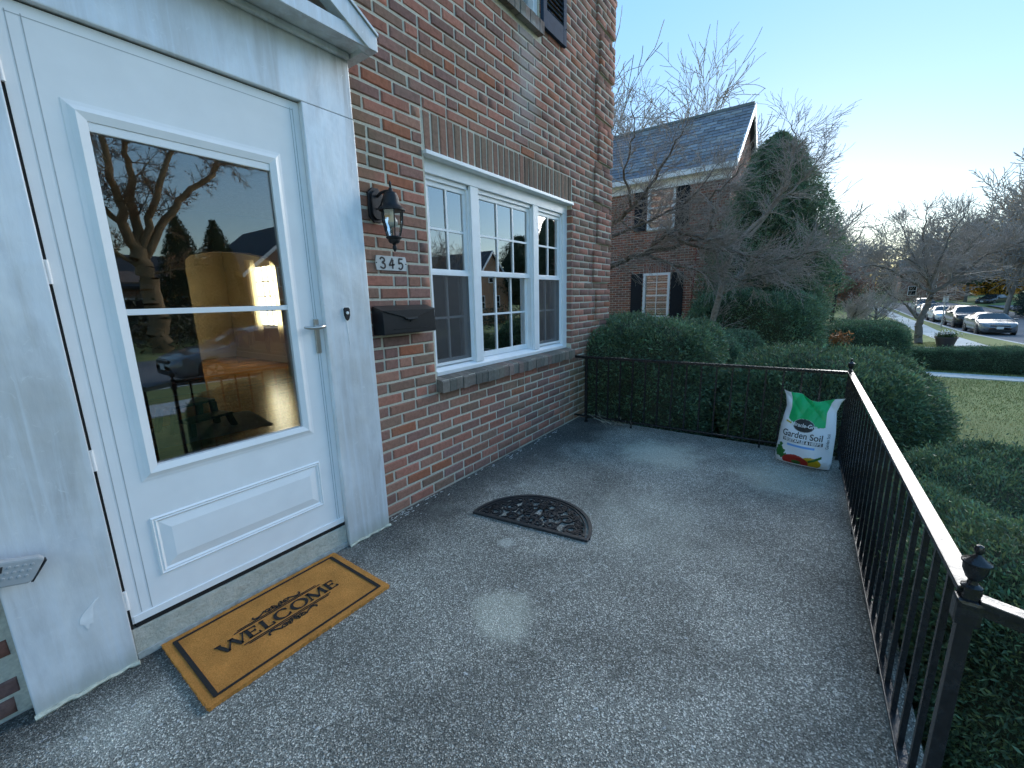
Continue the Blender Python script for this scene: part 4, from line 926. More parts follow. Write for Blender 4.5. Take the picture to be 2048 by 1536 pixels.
# ------------------------------------------------------------------ keypad lock box hung on the left pilaster
kp = empty('keypad_box', (.035, -.135, .553), 'grey plastic keypad unit with speaker slots at left edge of door surround', 'keypad')
KG = simple('grey_moulded_plastic', (.36, .38, .39), .45, 0, .06, 30); KD = simple('dark_slot', (.02, .022, .025), .6)
ax = Vector((.80, 0, -.60)).normalized(); ax = Vector((.093, 0, -.028)).normalized(); az = Vector((0, 1, 0)).cross(ax)*-1; az = Vector((-ax.z, 0, ax.x))
def kq(a, b, d=0): return tuple(ax*a + az*b + Vector((0, -d, 0)))
MB().prism([kq(*p) for p in ((-.16, -.045), (-.16, .055), (-.06, .055), (-.04, .052), (-.025, .036), (.055, .036), (.068, .028), (.052, -.038), (.04, -.045), (-.1, -.045))], (0, .03, 0)).build('housing', KG, kp, bevel=.006)
MB().prism([kq(.070, .022), kq(.073, .022), kq(.052, -.042), kq(.047, -.042)], (0, .028, 0)).build('dark_edge', KD, kp)
for i in range(3):
    for j in range(4): MB().lathe((0, 0, 0), [(.0048, 0), (.0042, .0018), (.002, .0022)], 10).build('key', KG, kp, loc=kq(-.006+.016*j-.004*i, .016-.017*i, 0)).rotation_euler = (R(90), 0, 0)
for i in range(4):
    for j in range(2): MB().obox(kq(-.05+.0095*i-.006*j, .012-.024*j, .0003), ax*.0026, az*.0095, Vector((0, .0012, 0))).build('speaker_slot', KD, kp)
MB().obox((-.01, .042, .0), (.03, 0, 0), (0, .012, 0), (0, 0, .02)).build('mount', KG, kp)
# ------------------------------------------------------------------ foliage and trees
def leafquads(P, Nn, L, W, spread, rg, up=.25):
    """diamond leaves at points P with outward normals Nn -> V, F"""
    n = len(P); ax = Nn + rg.normal(0, spread, (n, 3)); ax[:, 2] += up; ax /= np.linalg.norm(ax, axis=1, keepdims=True)
    rd = rg.normal(0, 1, (n, 3)); b = np.cross(ax, rd); b /= np.linalg.norm(b, axis=1, keepdims=True)
    l = L*rg.uniform(.55, 1.25, (n, 1)); w_ = W*rg.uniform(.6, 1.2, (n, 1)); nn = np.cross(ax, b)
    V = np.stack([P, P+ax*l*.5+b*w_*.5, P+ax*l+nn*l*.12, P+ax*l*.5-b*w_*.5], 1).reshape(-1, 3)
    return V, np.arange(n*4).reshape(-1, 4)
def leafcols(n, base, rg, var=.35, tip=None, ptip=0):
    c = np.array(base)*rg.uniform(1-var, 1+var, (n, 1))*rg.normal(1, .06, (n, 3))
    if tip is not None: k = rg.random(n) < ptip; c[k] = np.array(tip)*rg.uniform(.7, 1.2, (k.sum(), 1))
    return np.repeat(np.clip(c, .004, 1), 4, 0)
def wob(P, f, seed):
    s = seed*1.7; return np.sin(P[:, 0]*f+s)*np.sin(P[:, 1]*f*1.13+s*2)+np.sin(P[:, 2]*f*1.3+s)*np.sin(P[:, 0]*f*.7-P[:, 1]*f*.8+s) + .5*np.sin(P[:, 0]*f*2.7+s*3)*np.sin(P[:, 1]*f*2.9+P[:, 2]*f*2.2)
def hedge(name, c, h, e, n, L, W, base, label, seed, group='clipped evergreen hedges', amp=.05, tip=None, ptip=0, zmin=None, spread=.75, rz=0):
    """clipped shrub: super-ellipsoid with half sizes h about c"""
    rg = np.random.default_rng(seed); c = np.array(c, float); h = np.array(h, float)
    A = np.array([h[1]*h[2], h[1]*h[2], h[0]*h[2], h[0]*h[2], h[0]*h[1]]); k = rg.choice(5, n, p=A/A.sum())
    q = rg.uniform(-1, 1, (n, 3))
    q[k == 0, 0] = -1; q[k == 1, 0] = 1; q[k == 2, 1] = -1; q[k == 3, 1] = 1; q[k == 4, 2] = 1
    def rnd(q): return q/np.power(np.sum(np.abs(q)**e, 1, keepdims=True), 1/e)
    p = rnd(q); nr = np.sign(p)*np.abs(p)**(e-1)/h; nr /= np.linalg.norm(nr, axis=1, keepdims=True)
    P = p*h; d = wob(P, 2.6/max(h[0], h[1])*1.6, seed)*amp + wob(P, 9, seed+3)*amp*.35
    dep = -np.abs(rg.normal(0, 1, n))*L*1.3; sh_ = rg.random(n) < .035; dep[sh_] = np.abs(rg.normal(0, 1, sh_.sum()))*L*.9
    P = P + nr*(d+dep)[:, None]
    cr, sr = math.cos(rz), math.sin(rz); Rm = np.array([[cr, -sr, 0], [sr, cr, 0], [0, 0, 1]])
    P = P @ Rm.T; nr = nr @ Rm.T
    if zmin is not None: keep = P[:, 2]+c[2] > zmin; P, nr = P[keep], nr[keep]
    root = empty(name, (c[0], c[1], c[2]-h[2]), label, 'hedge', group)
    V, F = leafquads(P, nr, L, W, spread, rg)
    cols = leafcols(len(P), base, rg, .45, tip, ptip)*np.repeat(1+.22*np.clip(wob(P, 11, seed+5)[:, None], -1.4, 1.6), 4, 0)
    V = V + np.array([0, 0, h[2]])
    o = npmesh('foliage', V, F, M['leaf'], root, cols); o['kind'] = 'stuff'
    # inner twigs as a solid shell, their shade put into its dark colour
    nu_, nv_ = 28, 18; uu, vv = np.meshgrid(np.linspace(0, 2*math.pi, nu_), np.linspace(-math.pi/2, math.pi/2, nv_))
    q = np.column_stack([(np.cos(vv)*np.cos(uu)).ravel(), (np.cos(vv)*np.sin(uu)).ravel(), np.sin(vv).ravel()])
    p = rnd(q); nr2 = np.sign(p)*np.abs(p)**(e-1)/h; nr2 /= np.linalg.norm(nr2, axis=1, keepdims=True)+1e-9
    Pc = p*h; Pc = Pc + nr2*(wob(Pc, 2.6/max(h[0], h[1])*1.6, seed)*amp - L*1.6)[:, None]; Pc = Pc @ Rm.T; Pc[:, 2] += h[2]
    npmesh('shaded_twig_core', Pc, [(j*nu_+i, j*nu_+i+1, (j+1)*nu_+i+1, (j+1)*nu_+i) for j in range(nv_-1) for i in range(nu_-1)], M['core'], root, smooth=True)
    return root
def segs_mesh(name, S, n, mat, parent):
    S = np.array(S, float); p0, p1, r0, r1 = S[:, 0:3], S[:, 3:6], S[:, 6:7], S[:, 7:8]
    t = p1-p0; t /= np.linalg.norm(t, axis=1, keepdims=True)+1e-9; ref = np.where(np.abs(t[:, 2:3]) < .9, [[0, 0, 1.]], [[1., 0, 0]])
    a = np.cross(t, ref); a /= np.linalg.norm(a, axis=1, keepdims=True); b = np.cross(t, a); rings = []
    for p, r, ex in ((p0, r0, -.1), (p1, r1, .1)):
        for j in range(n):
            q = 2*math.pi*j/n; rings.append(p + t*r*ex + (a*math.cos(q)+b*math.sin(q))*r)
    V = np.stack(rings, 1).reshape(-1, 3); m_ = len(S); base = np.arange(m_)[:, None]*(2*n)
    F = np.concatenate([base + np.array([[j, (j+1) % n, n+(j+1) % n, n+j]]) for j in range(n)])
    return npmesh(name, V, F, mat, parent, smooth=True)
def grow_tree(seed, h, r, spec, lean=(0, 0), trunk_frac=.35, wander=.1, flat=0.):
    """spec: per level (children, angle deg, length ratio, upward pull). Returns segments (p0 p1 r0 r1 level)."""
    g = random.Random(seed); out = []
    def branch(p, d, L, r, lev):
        k = 5 if lev < 2 else (4 if lev < 3 else 3)
        pts = [p]; dirs = [d]; rr = r
        tip = r*(.62 if lev == 0 else .35)
        for i in range(k):
            d = (d + Vector((g.gauss(0, wander), g.gauss(0, wander), g.gauss(0, wander)*.7 + (spec[lev][3] if lev < len(spec) else .0)*.25))).normalized()
            q = p + d*(L/k); r1 = r + (tip-r)*(i+1)/k
            out.append((*p, *q, rr, r1, lev)); p = q; rr = r1; pts.append(p); dirs.append(d)
        if lev >= len(spec): return
        nch, ang, lr, upl = spec[lev][:4]
        start = spec[lev][4] if len(spec[lev]) > 4 else .3
        nn = max(1, int(nch + g.uniform(-.5, .99)))
        rot0 = g.uniform(0, 6.28)
        for c in range(nn):
            t = start + (1-start)*(c+g.uniform(.2, .9))/nn if c < nn-1 else 1.0
            t = min(t, 1.0); i = min(int(t*k), k-1); u = t*k-i; bp = pts[i]*(1-u)+pts[i+1]*u; bd = dirs[i+1]
            an = R(ang*g.uniform(.6, 1.25)); 
            if c == nn-1: an *= .35
            ph = rot0 + c*2.4 + g.uniform(-.4, .4)
            ref = Vector((0, 0, 1)) if abs(bd.z) < .92 else Vector((1, 0, 0)); a = bd.cross(ref).normalized(); b = bd.cross(a)
            nd = bd*math.cos(an) + (a*math.cos(ph)+b*math.sin(ph))*math.sin(an)
            nd.z = nd.z*(1-flat) + (.05 if flat else 0); nd.normalize()
            rad = (r+(tip-r)*t)*g.uniform(.5, .72) if c < nn-1 else tip
            branch(bp, nd, L*lr*g.uniform(.7, 1.2), max(rad, .0012), lev+1)
    branch(Vector((0, 0, 0)), Vector((lean[0], lean[1], 1)).normalized(), h*trunk_frac, r, 0)
    return out
def bare_tree(name, loc, seed, h, r, spec, label, cat='tree', group=None, bark='bark', twig='twig', leaves=None, minr=0, **kw):
    S = grow_tree(seed, h, r, spec, **kw); root = empty(name, loc, label, cat, group)
    T = [s[:8] for s in S if s[8] <= 1]; C = [s[:8] for s in S if s[8] > 1]
    if minr: C = [(*s[:6], max(s[6], minr), max(s[7], minr*.8)) for s in C]
    segs_mesh('trunk', T, 8, M[bark], root); o = segs_mesh('crown', C, 3, M[twig], root)
    if leaves:
        n, L, W, base, var = leaves; rg = np.random.default_rng(seed); Cs = np.array(C); i = rg.integers(0, len(Cs), n); t = rg.random((n, 1))
        P = Cs[i, :3]*(1-t)+Cs[i, 3:6]*t + rg.normal(0, L*.5, (n, 3)); V, F = leafquads(P, rg.normal(0, 1, (n, 3)), L, W, .8, rg, -.2)
        npmesh('leaves', V, F, M['leaf'], root, leafcols(n, base, rg, var))['kind'] = 'stuff'
    return root
def leafy_tree(name, loc, seed, prof, n, L, W, base, label, cat='tree', group=None, trunk_r=.15, tip=None, ptip=0, clump=.35, spread=.8, sq=(1, 1)):
    """evergreen: radius profile [(z, r)...] filled with leaf clumps, trunk inside"""
    rg = np.random.default_rng(seed); root = empty(name, loc, label, cat, group); zs = np.array([p[0] for p in prof]); rs = np.array([p[1] for p in prof])
    z = rg.uniform(zs[0], zs[-1], n*3); rr = np.interp(z, zs, rs); keep = rg.random(n*3) < (rr+.15)/(rs.max()+.15); z, rr = z[keep][:n], rr[keep][:n]; n = len(z)
    a = rg.uniform(0, 6.283, n); f = 1.06-np.abs(rg.normal(0, .17, n))
    P = np.column_stack([np.cos(a), np.sin(a), z*0]); 
    lump = 1+clump*.5*(np.sin(a*5+z*2.1+seed)*np.sin(z*3.3+a*2)+.6*np.sin(a*11+z*5)*np.sin(z*7.7))
    X = np.column_stack([np.cos(a)*rr*f*lump*sq[0], np.sin(a)*rr*f*lump*sq[1], z]); Nn = np.column_stack([np.cos(a), np.sin(a), np.full(n, .35)])
    V, F = leafquads(X, Nn, L, W, spread, rg, .2); npmesh('crown', V, F, M['leaf'], root, leafcols(n, base, rg, .45, tip, ptip))['kind'] = 'stuff'
    top = zs[-1]
    segs_mesh('trunk', [(0, 0, -.2, 0, 0, top*.5, trunk_r, trunk_r*.7), (0, 0, top*.5, 0, 0, top*.93, trunk_r*.7, .02)], 8, M['bark'], root)
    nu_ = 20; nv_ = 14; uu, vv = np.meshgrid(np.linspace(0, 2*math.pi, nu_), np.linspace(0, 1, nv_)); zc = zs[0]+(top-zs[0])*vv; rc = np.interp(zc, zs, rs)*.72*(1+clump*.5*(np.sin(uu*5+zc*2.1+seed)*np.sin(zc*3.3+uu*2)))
    npmesh('shaded_branch_core', np.column_stack([(np.cos(uu)*rc*sq[0]).ravel(), (np.sin(uu)*rc*sq[1]).ravel(), zc.ravel()]), [(j*nu_+i, j*nu_+i+1, (j+1)*nu_+i+1, (j+1)*nu_+i) for j in range(nv_-1) for i in range(nu_-1)], M['core'], root, smooth=True)  # solid branch core, the crown's inner shade put into its colour
    return root
YEW = (.115, .195, .11); YEW2 = (.12, .21, .125); TIPC = (.20, .26, .11)
def G(x, y): return float(gz(x, y))
# hedges, nearest first
hedge('hedge', (2.62, -3.22, -.10), (1.06, .78, .53), 5, 210000, .026, .0072, YEW, 'low yew hedge along the front railing, nearest at lower right', 1, amp=.05, tip=TIPC, ptip=.2)
hedge('hedge', (5.35, -2.2, .0), (1.1, .93, .76), 2.7, 90000, .042, .0125, YEW, 'broad domed yew hedge just beyond the railing corner', 2, amp=.04, tip=TIPC, ptip=.22)
hedge('hedge', (5.15, -.42, .16), (.82, .86, .88), 5, 80000, .042, .014, YEW, 'square clipped hedge against the brick wall beyond side railing', 3, amp=.04, tip=TIPC, ptip=.12)
hedge('hedge', (7.4, -.82, -.08), (.55, .48, .78), 2.8, 24000, .045, .014, YEW2, 'small rounded shrub half hidden behind the square clipped hedge', 4, amp=.02)
hedge('hedge', (8.4, -1.02, -.1), (.6, .46, .80), 2.8, 22000, .048, .015, YEW2, 'small rounded shrub between the square hedge and the large hedge', 5, amp=.02)
hedge('hedge', (10.4, -1.0, .25), (1.15, 1.3, 1.12), 3.0, 56000, .062, .019, YEW2, 'large rounded hedge in front of the conical evergreen', 6, amp=.06, tip=(.14, .20, .09), ptip=.2)
hedge('hedge', (13.6, -3.15, -.15), (1.1, .85, .72), 3.4, 46000, .055, .016, YEW, 'dark clipped hedge beside the neighbouring lawn, right of conical evergreen', 7, amp=.05)
hedge('hedge', (17.5, -6.3, -.74), (.42, 2.1, .36), 6, 52000, .05, .015, YEW, 'long low hedge behind the front walk', 8, amp=.03)
hedge('hedge', (17.6, -3.0, -.35), (.7, .6, .75), 2.4, 16000, .06, .018, YEW2, 'round evergreen shrub under the green awning', 9, amp=.05)
# big conical evergreen in front of the neighbour's gable
leafy_tree('conical_evergreen', (12.5, -1.03, -.8), 3, [(0, 1.3), (1.8, 1.28), (3.1, 1.2), (4.2, .92), (5.0, .62), (5.5, .38), (5.8, .06)], 120000, .085, .022, (.13, .21, .125), 'tall conical evergreen in front of the neighbouring house gable', 'tree', trunk_r=.12, tip=(.2, .28, .15), ptip=.25, clump=.55, spread=1.1)
# spreading bare dogwood whose trunk stands behind the house corner
spec_dog = [(6, 62, .95, .1, .35), (6, 48, .62, .15, .2), (6, 46, .55, .2, .15), (5, 42, .52, .2, .15), (4, 40, .5, .2, .1)]
def orient(S, p, d):
    q = Vector((0, 0, 1)).rotation_difference(Vector(d).normalized()).to_matrix(); A = np.array(q); S = np.array(S, float); o = S.copy()
    o[:, 0:3] = S[:, 0:3] @ A.T + np.array(p); o[:, 3:6] = S[:, 3:6] @ A.T + np.array(p); return o
def limb_tree(name, loc, limbs, spec, hs, label, seed, step, group=None, bark='bark', twig='twig', minr=.003, ang=55, start=.15, leaves=None, sides=(-1, 1), trunk_frac=.4, jit=.06):
    """limbs: (points, r0, r1) in world space, twigs sprout along them"""
    g = random.Random(seed); root = empty(name, loc, label, 'tree', group); T = []; C = []; L0 = np.array(loc)
    for li, (pts, r0, r1, tw) in enumerate(limbs):
        pts = [Vector(p)-Vector(loc) for p in pts]; fine = []
        for i in range(len(pts)-1):
            for k in range(4): fine.append(pts[i].lerp(pts[i+1], k/4) + Vector((g.gauss(0, jit), g.gauss(0, jit*.5), g.gauss(0, jit*.5)))*(1 if (i or k) else 0))
        fine.append(pts[-1]); n = len(fine)-1
        for i in range(n): T.append((*fine[i], *fine[i+1], r0+(r1-r0)*i/n, r0+(r1-r0)*(i+1)/n))
        ln = sum((fine[i+1]-fine[i]).length for i in range(n)); m_ = max(1, int(ln*tw/step)) if tw else 0
        for j in range(m_):
            t = start+(1-start)*(j+g.random())/m_; i = min(int(t*n), n-1); p = fine[i].lerp(fine[i+1], t*n-i); d = (fine[i+1]-fine[i]).normalized()
            rd_ = Vector((g.gauss(0, 1), g.gauss(0, 1), g.gauss(.25, .8))); rd_ = (rd_-d*rd_.dot(d)).normalized(); a_ = R(ang*g.uniform(.5, 1.2)); dd = d*math.cos(a_)+rd_*math.sin(a_)
            hh = hs*g.uniform(.45, 1.2)*(1-.35*t); rr = (r0+(r1-r0)*t)*.5
            C += [tuple(x) for x in orient([s_[:8] for s_ in grow_tree(g.randrange(10**6), hh, min(rr, hh*.016), spec, trunk_frac=trunk_frac, wander=.13)], p, dd)]
    C = [(*s_[:6], max(s_[6], minr), max(s_[7], minr*.75)) for s_ in C]
    segs_mesh('trunk', T, 9, M[bark], root); segs_mesh('crown', C, 3, M[twig], root)
    if leaves:
        n, L, W, base, var = leaves; rg = np.random.default_rng(seed); Cs = np.array(C); i = rg.integers(0, len(Cs), n); t = rg.random((n, 1))
        P = Cs[i, :3]*(1-t)+Cs[i, 3:6]*t + rg.normal(0, L*.5, (n, 3)); V, F = leafquads(P, rg.normal(0, 1, (n, 3)), L, W, .8, rg, -.2); npmesh('leaves', V, F, M['leaf'], root, leafcols(n, base, rg, var))['kind'] = 'stuff'
    return root
TW = [(5, 42, .62, .2, .15), (4, 40, .6, .15, .15), (4, 38, .6, .1, .1)]
TL = [(6, 36, .8, .12, .15), (4, 34, .62, .1, .2), (2, 30, .6, .05, .3)]
limb_tree('bare_dogwood', (8.3, 1.9, -.75), [
    ([(8.3, 1.9, -.8), (8.3, 1.85, .4), (8.25, 1.75, 1.3), (8.2, 1.55, 1.75)], .12, .085, 0),
    ([(8.2, 1.55, 1.75), (8.2, 1.31, 1.92), (8.2, 1.02, 2.02), (8.2, .64, 2.12), (8.2, .28, 2.41), (8.2, .09, 2.46), (8.1, -.32, 2.28), (8.0, -.72, 2.23)], .06, .012, 1),
    ([(8.25, 1.75, 1.3), (8.1, 1.5, 2.4), (8.0, 1.25, 2.69), (8.0, .86, 2.9), (8.0, .6, 3.15), (8.0, .36, 3.48), (7.9, .17, 3.76), (7.9, -.02, 3.99)], .055, .008, 1),
    ([(8.2, .64, 2.12), (8.4, .2, 2.2), (8.5, -.09, 2.31), (8.5, -.42, 2.37), (8.5, -.46, 2.7), (8.5, -.38, 2.96), (8.4, -.61, 3.13), (8.4, -.89, 3.44)], .04, .007, 1),
    ([(8.2, .28, 2.41), (8.4, -.29, 2.16), (8.4, -.86, 2.03), (8.4, -1.39, 1.86), (8.4, -1.8, 1.92), (8.4, -2.12, 1.97)], .028, .005, 1.1),
    ([(8.2, .64, 2.12), (8.4, .13, 1.88), (8.4, -.48, 1.71), (8.4, -.97, 1.56), (8.4, -1.55, 1.66)], .028, .005, 1.1),
    ([(8.0, 1.25, 2.45), (8.3, .6, 2.72), (8.3, .16, 2.84), (8.2, -.25, 3.07), (8.2, -.54, 3.46)], .03, .006, 1.2),
    ([(8.0, .86, 2.9), (7.7, .9, 3.5), (7.6, .7, 4.0), (7.5, .75, 4.5)], .025, .005, 1)],
    TL, 1.15, 'dark bare spreading tree before the neighbouring house, twigs crossing its windows', 21, .10, twig='ptwig', minr=.0030, jit=.035)
limb_tree('bare_dogwood', (9.3, -.35, -.85), [
    ([(9.3, -.35, -.9), (9.25, -.4, .5), (9.15, -.55, 1.5), (9.0, -.84, 2.29)], .07, .045, .4),
    ([(9.0, -.84, 2.29), (9.0, -1.27, 2.75), (9.0, -1.52, 3.28), (9.0, -1.55, 3.66), (9.0, -1.47, 4.13)], .035, .006, 1),
    ([(9.0, -1.0, 2.36), (9.0, -1.41, 2.9), (8.9, -1.74, 3.16), (8.9, -1.99, 3.6)], .03, .006, 1),
    ([(9.15, -.55, 1.5), (9.1, -1.1, 1.75), (9.0, -1.6, 1.8), (8.9, -2.0, 1.95), (8.8, -2.2, 2.2)], .03, .005, 1.2),
    ([(9.2, -.5, 1.3), (9.0, -.9, 1.5), (8.8, -1.3, 1.45), (8.7, -1.7, 1.6)], .025, .005, 1.2),
    ([(9.15, -.55, 1.7), (9.0, -.3, 2.4), (8.9, -.5, 3.1), (8.9, -.7, 3.7)], .03, .006, 1)],
    TL, 1.0, 'smaller pale-twigged bare tree spreading before the conical evergreen', 33, .125, bark='palebark', twig='ptwig', minr=.0030, jit=.035)
# yard tree on the lawn by the pavement
spec_yard = [(6, 55, 1.15, .25, .25), (6, 44, .62, .2, .25), (6, 42, .55, .15, .2), (5, 40, .5, .1, .15), (3, 36, .5, .1, .1)]
yz = lambda pts, dx=0: [(28.6+dx*i, y, z) for i, (y, z) in enumerate(pts)]
limb_tree('yard_tree', (28.6, -6.48, -1.4), [
    (yz([(-6.48, -1.45), (-6.42, -.7), (-6.40, -.17)]), 0.1728, 0.133, 0), (yz([(-6.40, -.17), (-6.66, .79), (-6.67, 1.26), (-6.47, 1.74), (-6.15, 3.15), (-6.09, 4.29), (-6.09, 4.96)], .12), 0.1224, 0.014, 1),
    (yz([(-6.40, -.17), (-5.86, .51), (-5.54, .81), (-5.0, 1.2)]), 0.072, 0.021, .8), (yz([(-6.65, 1.15), (-5.81, 1.65), (-4.99, 2.29), (-4.19, 2.58), (-3.43, 2.25)], -.2), 0.072, 0.0105, 1.2),
    (yz([(-6.69, 1.14), (-7.21, 1.59), (-7.79, 2.13), (-8.18, 2.77), (-8.76, 2.94), (-9.4, 3.3)], .1), 0.0864, 0.014, 1), (yz([(-6.54, 1.5), (-6.65, 2.66), (-6.84, 3.77), (-7.13, 4.61)], -.3), 0.0576, 0.0105, 1.1),
    (yz([(-6.54, 1.5), (-5.86, 2.71), (-5.44, 3.91), (-5.05, 4.87)], .2), 0.0576, 0.0105, 1.1), (yz([(-6.6, 1.3), (-6.2, 2.2), (-5.2, 3.0), (-4.4, 3.6)], -.4), 0.0504, 0.0084, 1.1), (yz([(-7.2, 1.6), (-7.4, 2.6), (-7.9, 3.5), (-8.3, 4.2)], .3), 0.0432, 0.0084, 1.1)],
    TL, 2.4, 'bare spreading tree with forked trunk on the lawn beside the pavement', 5, .24, bark='bark', twig='ptwig', minr=.009, jit=.05)
# tall bare trees behind the neighbouring house
spec_tall = [(8, 44, .66, .35, .25), (7, 44, .62, .3, .2), (6, 42, .6, .25, .15), (5, 40, .58, .2, .1), (3, 38, .6, .1, .1)]
BT = 'bare trees on the skyline'
for i, (x, y, h, lab) in enumerate([(19.5, 6.6, 13.5, 'tall bare tree rising beside the brick wall corner'), (29, 6.2, 16, 'tall bare tree behind the neighbouring slate roof, left of its middle'), (31, 3.0, 13.5, 'tall bare tree behind the ridge end of the neighbouring slate roof'), (34, .9, 9.0, 'bare tree showing right of the slate roof gable')]):
    bare_tree('skyline_tree', (x, y, G(x, y)), 40+i, h, .17, spec_tall, lab, 'tree', BT, trunk_frac=.5, wander=.09, bark='palebark', twig='ptwig', minr=.017)
for i, (x, y, h, lab) in enumerate([(60, -3.2, 11, 'thin bare tree right of the conical evergreen'), (62, -17.5, 14, 'tall bare tree against the sky at the right edge'), (76, -14, 13, 'bare tree above the parked cars'), (70, -21.5, 15, 'broad bare tree at far right behind the dark sedan'), (88, -8, 13, 'distant bare tree left of the yard tree crown')]):
    bare_tree('skyline_tree', (x, y, G(x, y)), 60+i, h, .2, spec_tall, lab, 'tree', BT, trunk_frac=.46, wander=.1, bark='palebark', twig='ptwig', minr=.034, leaves=(2500, .14, .09, (.5, .27, .08), .4) if i in (1, 3) else None)
bare_tree('russet_tree', (52, -5.0, G(52, -5)), 71, 8.5, .16, spec_tall, 'russet-leaved tree left of the yard tree', 'tree', trunk_frac=.36, wander=.12, minr=.014, leaves=(9000, .15, .10, (.30, .13, .09), .4))
bare_tree('twiggy_shrub', (37, -4.2, G(37, -4)), 72, 4.6, .1, [(7, 50, .9, .3, .05), (7, 45, .6, .2, .1), (6, 42, .55, .1, .1), (5, 40, .5, .1, .1)], 'purple-grey twiggy shrub mass left of the yard tree trunk', 'shrub', trunk_frac=.3, wander=.14, minr=.012, twig='ptwig')
bare_tree('twiggy_shrub', (44, -6.2, G(44, -6)), 73, 4.8, .1, [(7, 50, .9, .3, .05), (7, 45, .6, .2, .1), (6, 42, .55, .1, .1), (5, 40, .5, .1, .1)], 'grey twiggy shrub behind the yard tree trunk', 'shrub', trunk_frac=.3, wander=.14, minr=.014, twig='ptwig')
leafy_tree('broad_evergreen', (91, -20.4, G(91, -20)), 8, [(2.6, .8), (5, 2.6), (7.5, 3.2), (9.5, 2.4), (11, 1.2), (11.8, .2)], 26000, .3, .12, (.10, .17, .10), 'dark leafy evergreen crown behind the yard tree', 'tree', trunk_r=.2, clump=.8)
leafy_tree('domed_evergreen', (62, -21.6, G(62, -21)), 9, [(0, 3.0), (1.5, 3.3), (3.2, 2.9), (4.6, 2.0), (5.6, .8), (5.9, .1)], 30000, .2, .07, (.045, .08, .07), 'dark domed evergreen at the far right edge', 'tree', trunk_r=.2, clump=.2)
leafy_tree('gold_lit_tree', (95, -24.5, G(95, -24)), 10, [(.8, 1.6), (2.4, 3.6), (4.8, 4.2), (7.0, 3.2), (8.6, 1.4), (9.2, .2)], 16000, .3, .16, (.75, .42, .07), 'autumn tree coloured gold as if sunlit, behind the dark far sedan', 'tree', trunk_r=.25, clump=.9)  # low golden sunlight is put into the leaf colour
# distant belts of wood
def wood_belt(name, pts, h, n, base, label, seed, L=.5):
    rg = np.random.default_rng(seed); pts = np.array(pts, float); t = rg.uniform(0, len(pts)-1.001, n); i = t.astype(int); u = (t-i)[:, None]; P = pts[i]*(1-u)+pts[i+1]*u
    hh = h*(.62+.2*np.sin(t*7+seed)+.18*np.sin(t*17)); z = rg.random(n)**.8*hh; P = P + rg.normal(0, 2.5, (n, 2)); Q = np.column_stack([P, gz(P[:, 0], P[:, 1])+z])
    V, F = leafquads(Q, rg.normal(0, 1, (n, 3)), L, L*.4, .5, rg, .3); o = npmesh(name, V, F, M['leaf'], None, leafcols(n, base, rg, .5)); tag(o, label, 'woodland', kind='stuff')
wood_belt('far_woodland', [(118, 60), (122, 20), (120, -6), (124, -30), (116, -60), (100, -90)], 10, 45000, (.2, .16, .13), 'far belt of brown bare woodland along the horizon', 5, .9)
wood_belt('far_woodland', [(-40, -62), (0, -58), (40, -60), (75, -64), (110, -80)], 10, 30000, (.17, .14, .1), 'far belt of brown woodland across the street', 6, .8)
wood_belt('undergrowth', [(64, 3), (70, -3), (80, -6), (98, -6)], 3.5, 9000, (.1, .14, .07), 'belt of green shrubs closing the view along the pavement', 7, .35)
# short winter grass of the near lawn
rg = np.random.default_rng(4); n = 130000; x = 4.2+rg.random(n)**1.6*26; y = rg.uniform(-8.6, -2.3, n)-.0; keep = ~((x > 15.5) & (x < 16.65)) & ~((x > 22.1) & (x < 23.3)) & ~((x > 25.3) & (x < 26.5)) & (y > swy(x)+.6)
x, y = x[keep], y[keep]; n = len(x); P = np.column_stack([x, y, gz(x, y)-.004]); sz = np.clip(.018+.0022*x, .02, .07)[:, None]
a = rg.uniform(0, 6.283, n); ax = np.column_stack([np.cos(a)*.6, np.sin(a)*.6, np.full(n, .8)])*sz*rg.uniform(.6, 1.3, (n, 1)); b = np.column_stack([-np.sin(a), np.cos(a), a*0])*sz*.13
V = np.stack([P-b, P+b, P+ax], 1).reshape(-1, 3)
nz = .6*np.sin(x*.37+y*.8+1)*np.sin(y*.9-x*.21)+.3*np.sin(x*1.1+y*1.7); mixf = np.clip(.55+.4*nz+rg.normal(0, .25, n), 0, 1)[:, None]
gc = np.array([.13, .19, .055])*(1-mixf)+np.array([.38, .34, .14])*mixf
o = npmesh('lawn_grass', V, np.arange(n*3).reshape(-1, 3), M['leaf'], None, np.repeat(gc*rg.uniform(.7, 1.3, (n, 1)), 3, 0)); tag(o, 'short green and straw-coloured winter grass on the front lawn', 'grass', kind='stuff')

# ------------------------------------------------------------------ neighbouring house
NXW, NY0, NZE, NZR, NW = 13.2, .06, 4.70, 6.78, 2.25
nh = empty('neighbour_house', (0, 0, 0), 'two-storey brick house with steep slate roof and black shutters next door', 'house')
NOP = [(1.50, 2.30, .655, 1.985), (1.46, 2.26, 3.23, 4.47)]      # windows on the side wall (y0, y1, z0, z1)
nb = []
NPAL = [(.125, .066, .054)]*3 + [(.10, .058, .052)]*3 + [(.145, .07, .052)]*2 + [(.085, .055, .05)]
NBV = brick_variants('n', NPAL, 20)
for k in range(-14, 66):
    zc = k*CO+CO/2; y = NY0 + (BL/2 if k % 2 else 0) - BL
    while y < 9.0:
        s, e = max(y, NY0), y+BL
        ok = True
        for (a, b, c_, d) in NOP:
            if c_-.02 < zc < d+(.24 if d < 3 else 0) and e > a-.01 and s < b+.01:
                if s < a-.05: e = a
                elif e > b+.05: s = b
                else: ok = False
        if ok and e-s > .04: nb.append(((NXW, (s+e)/2, zc), e-s-.012, CO-.012))
        y += BL
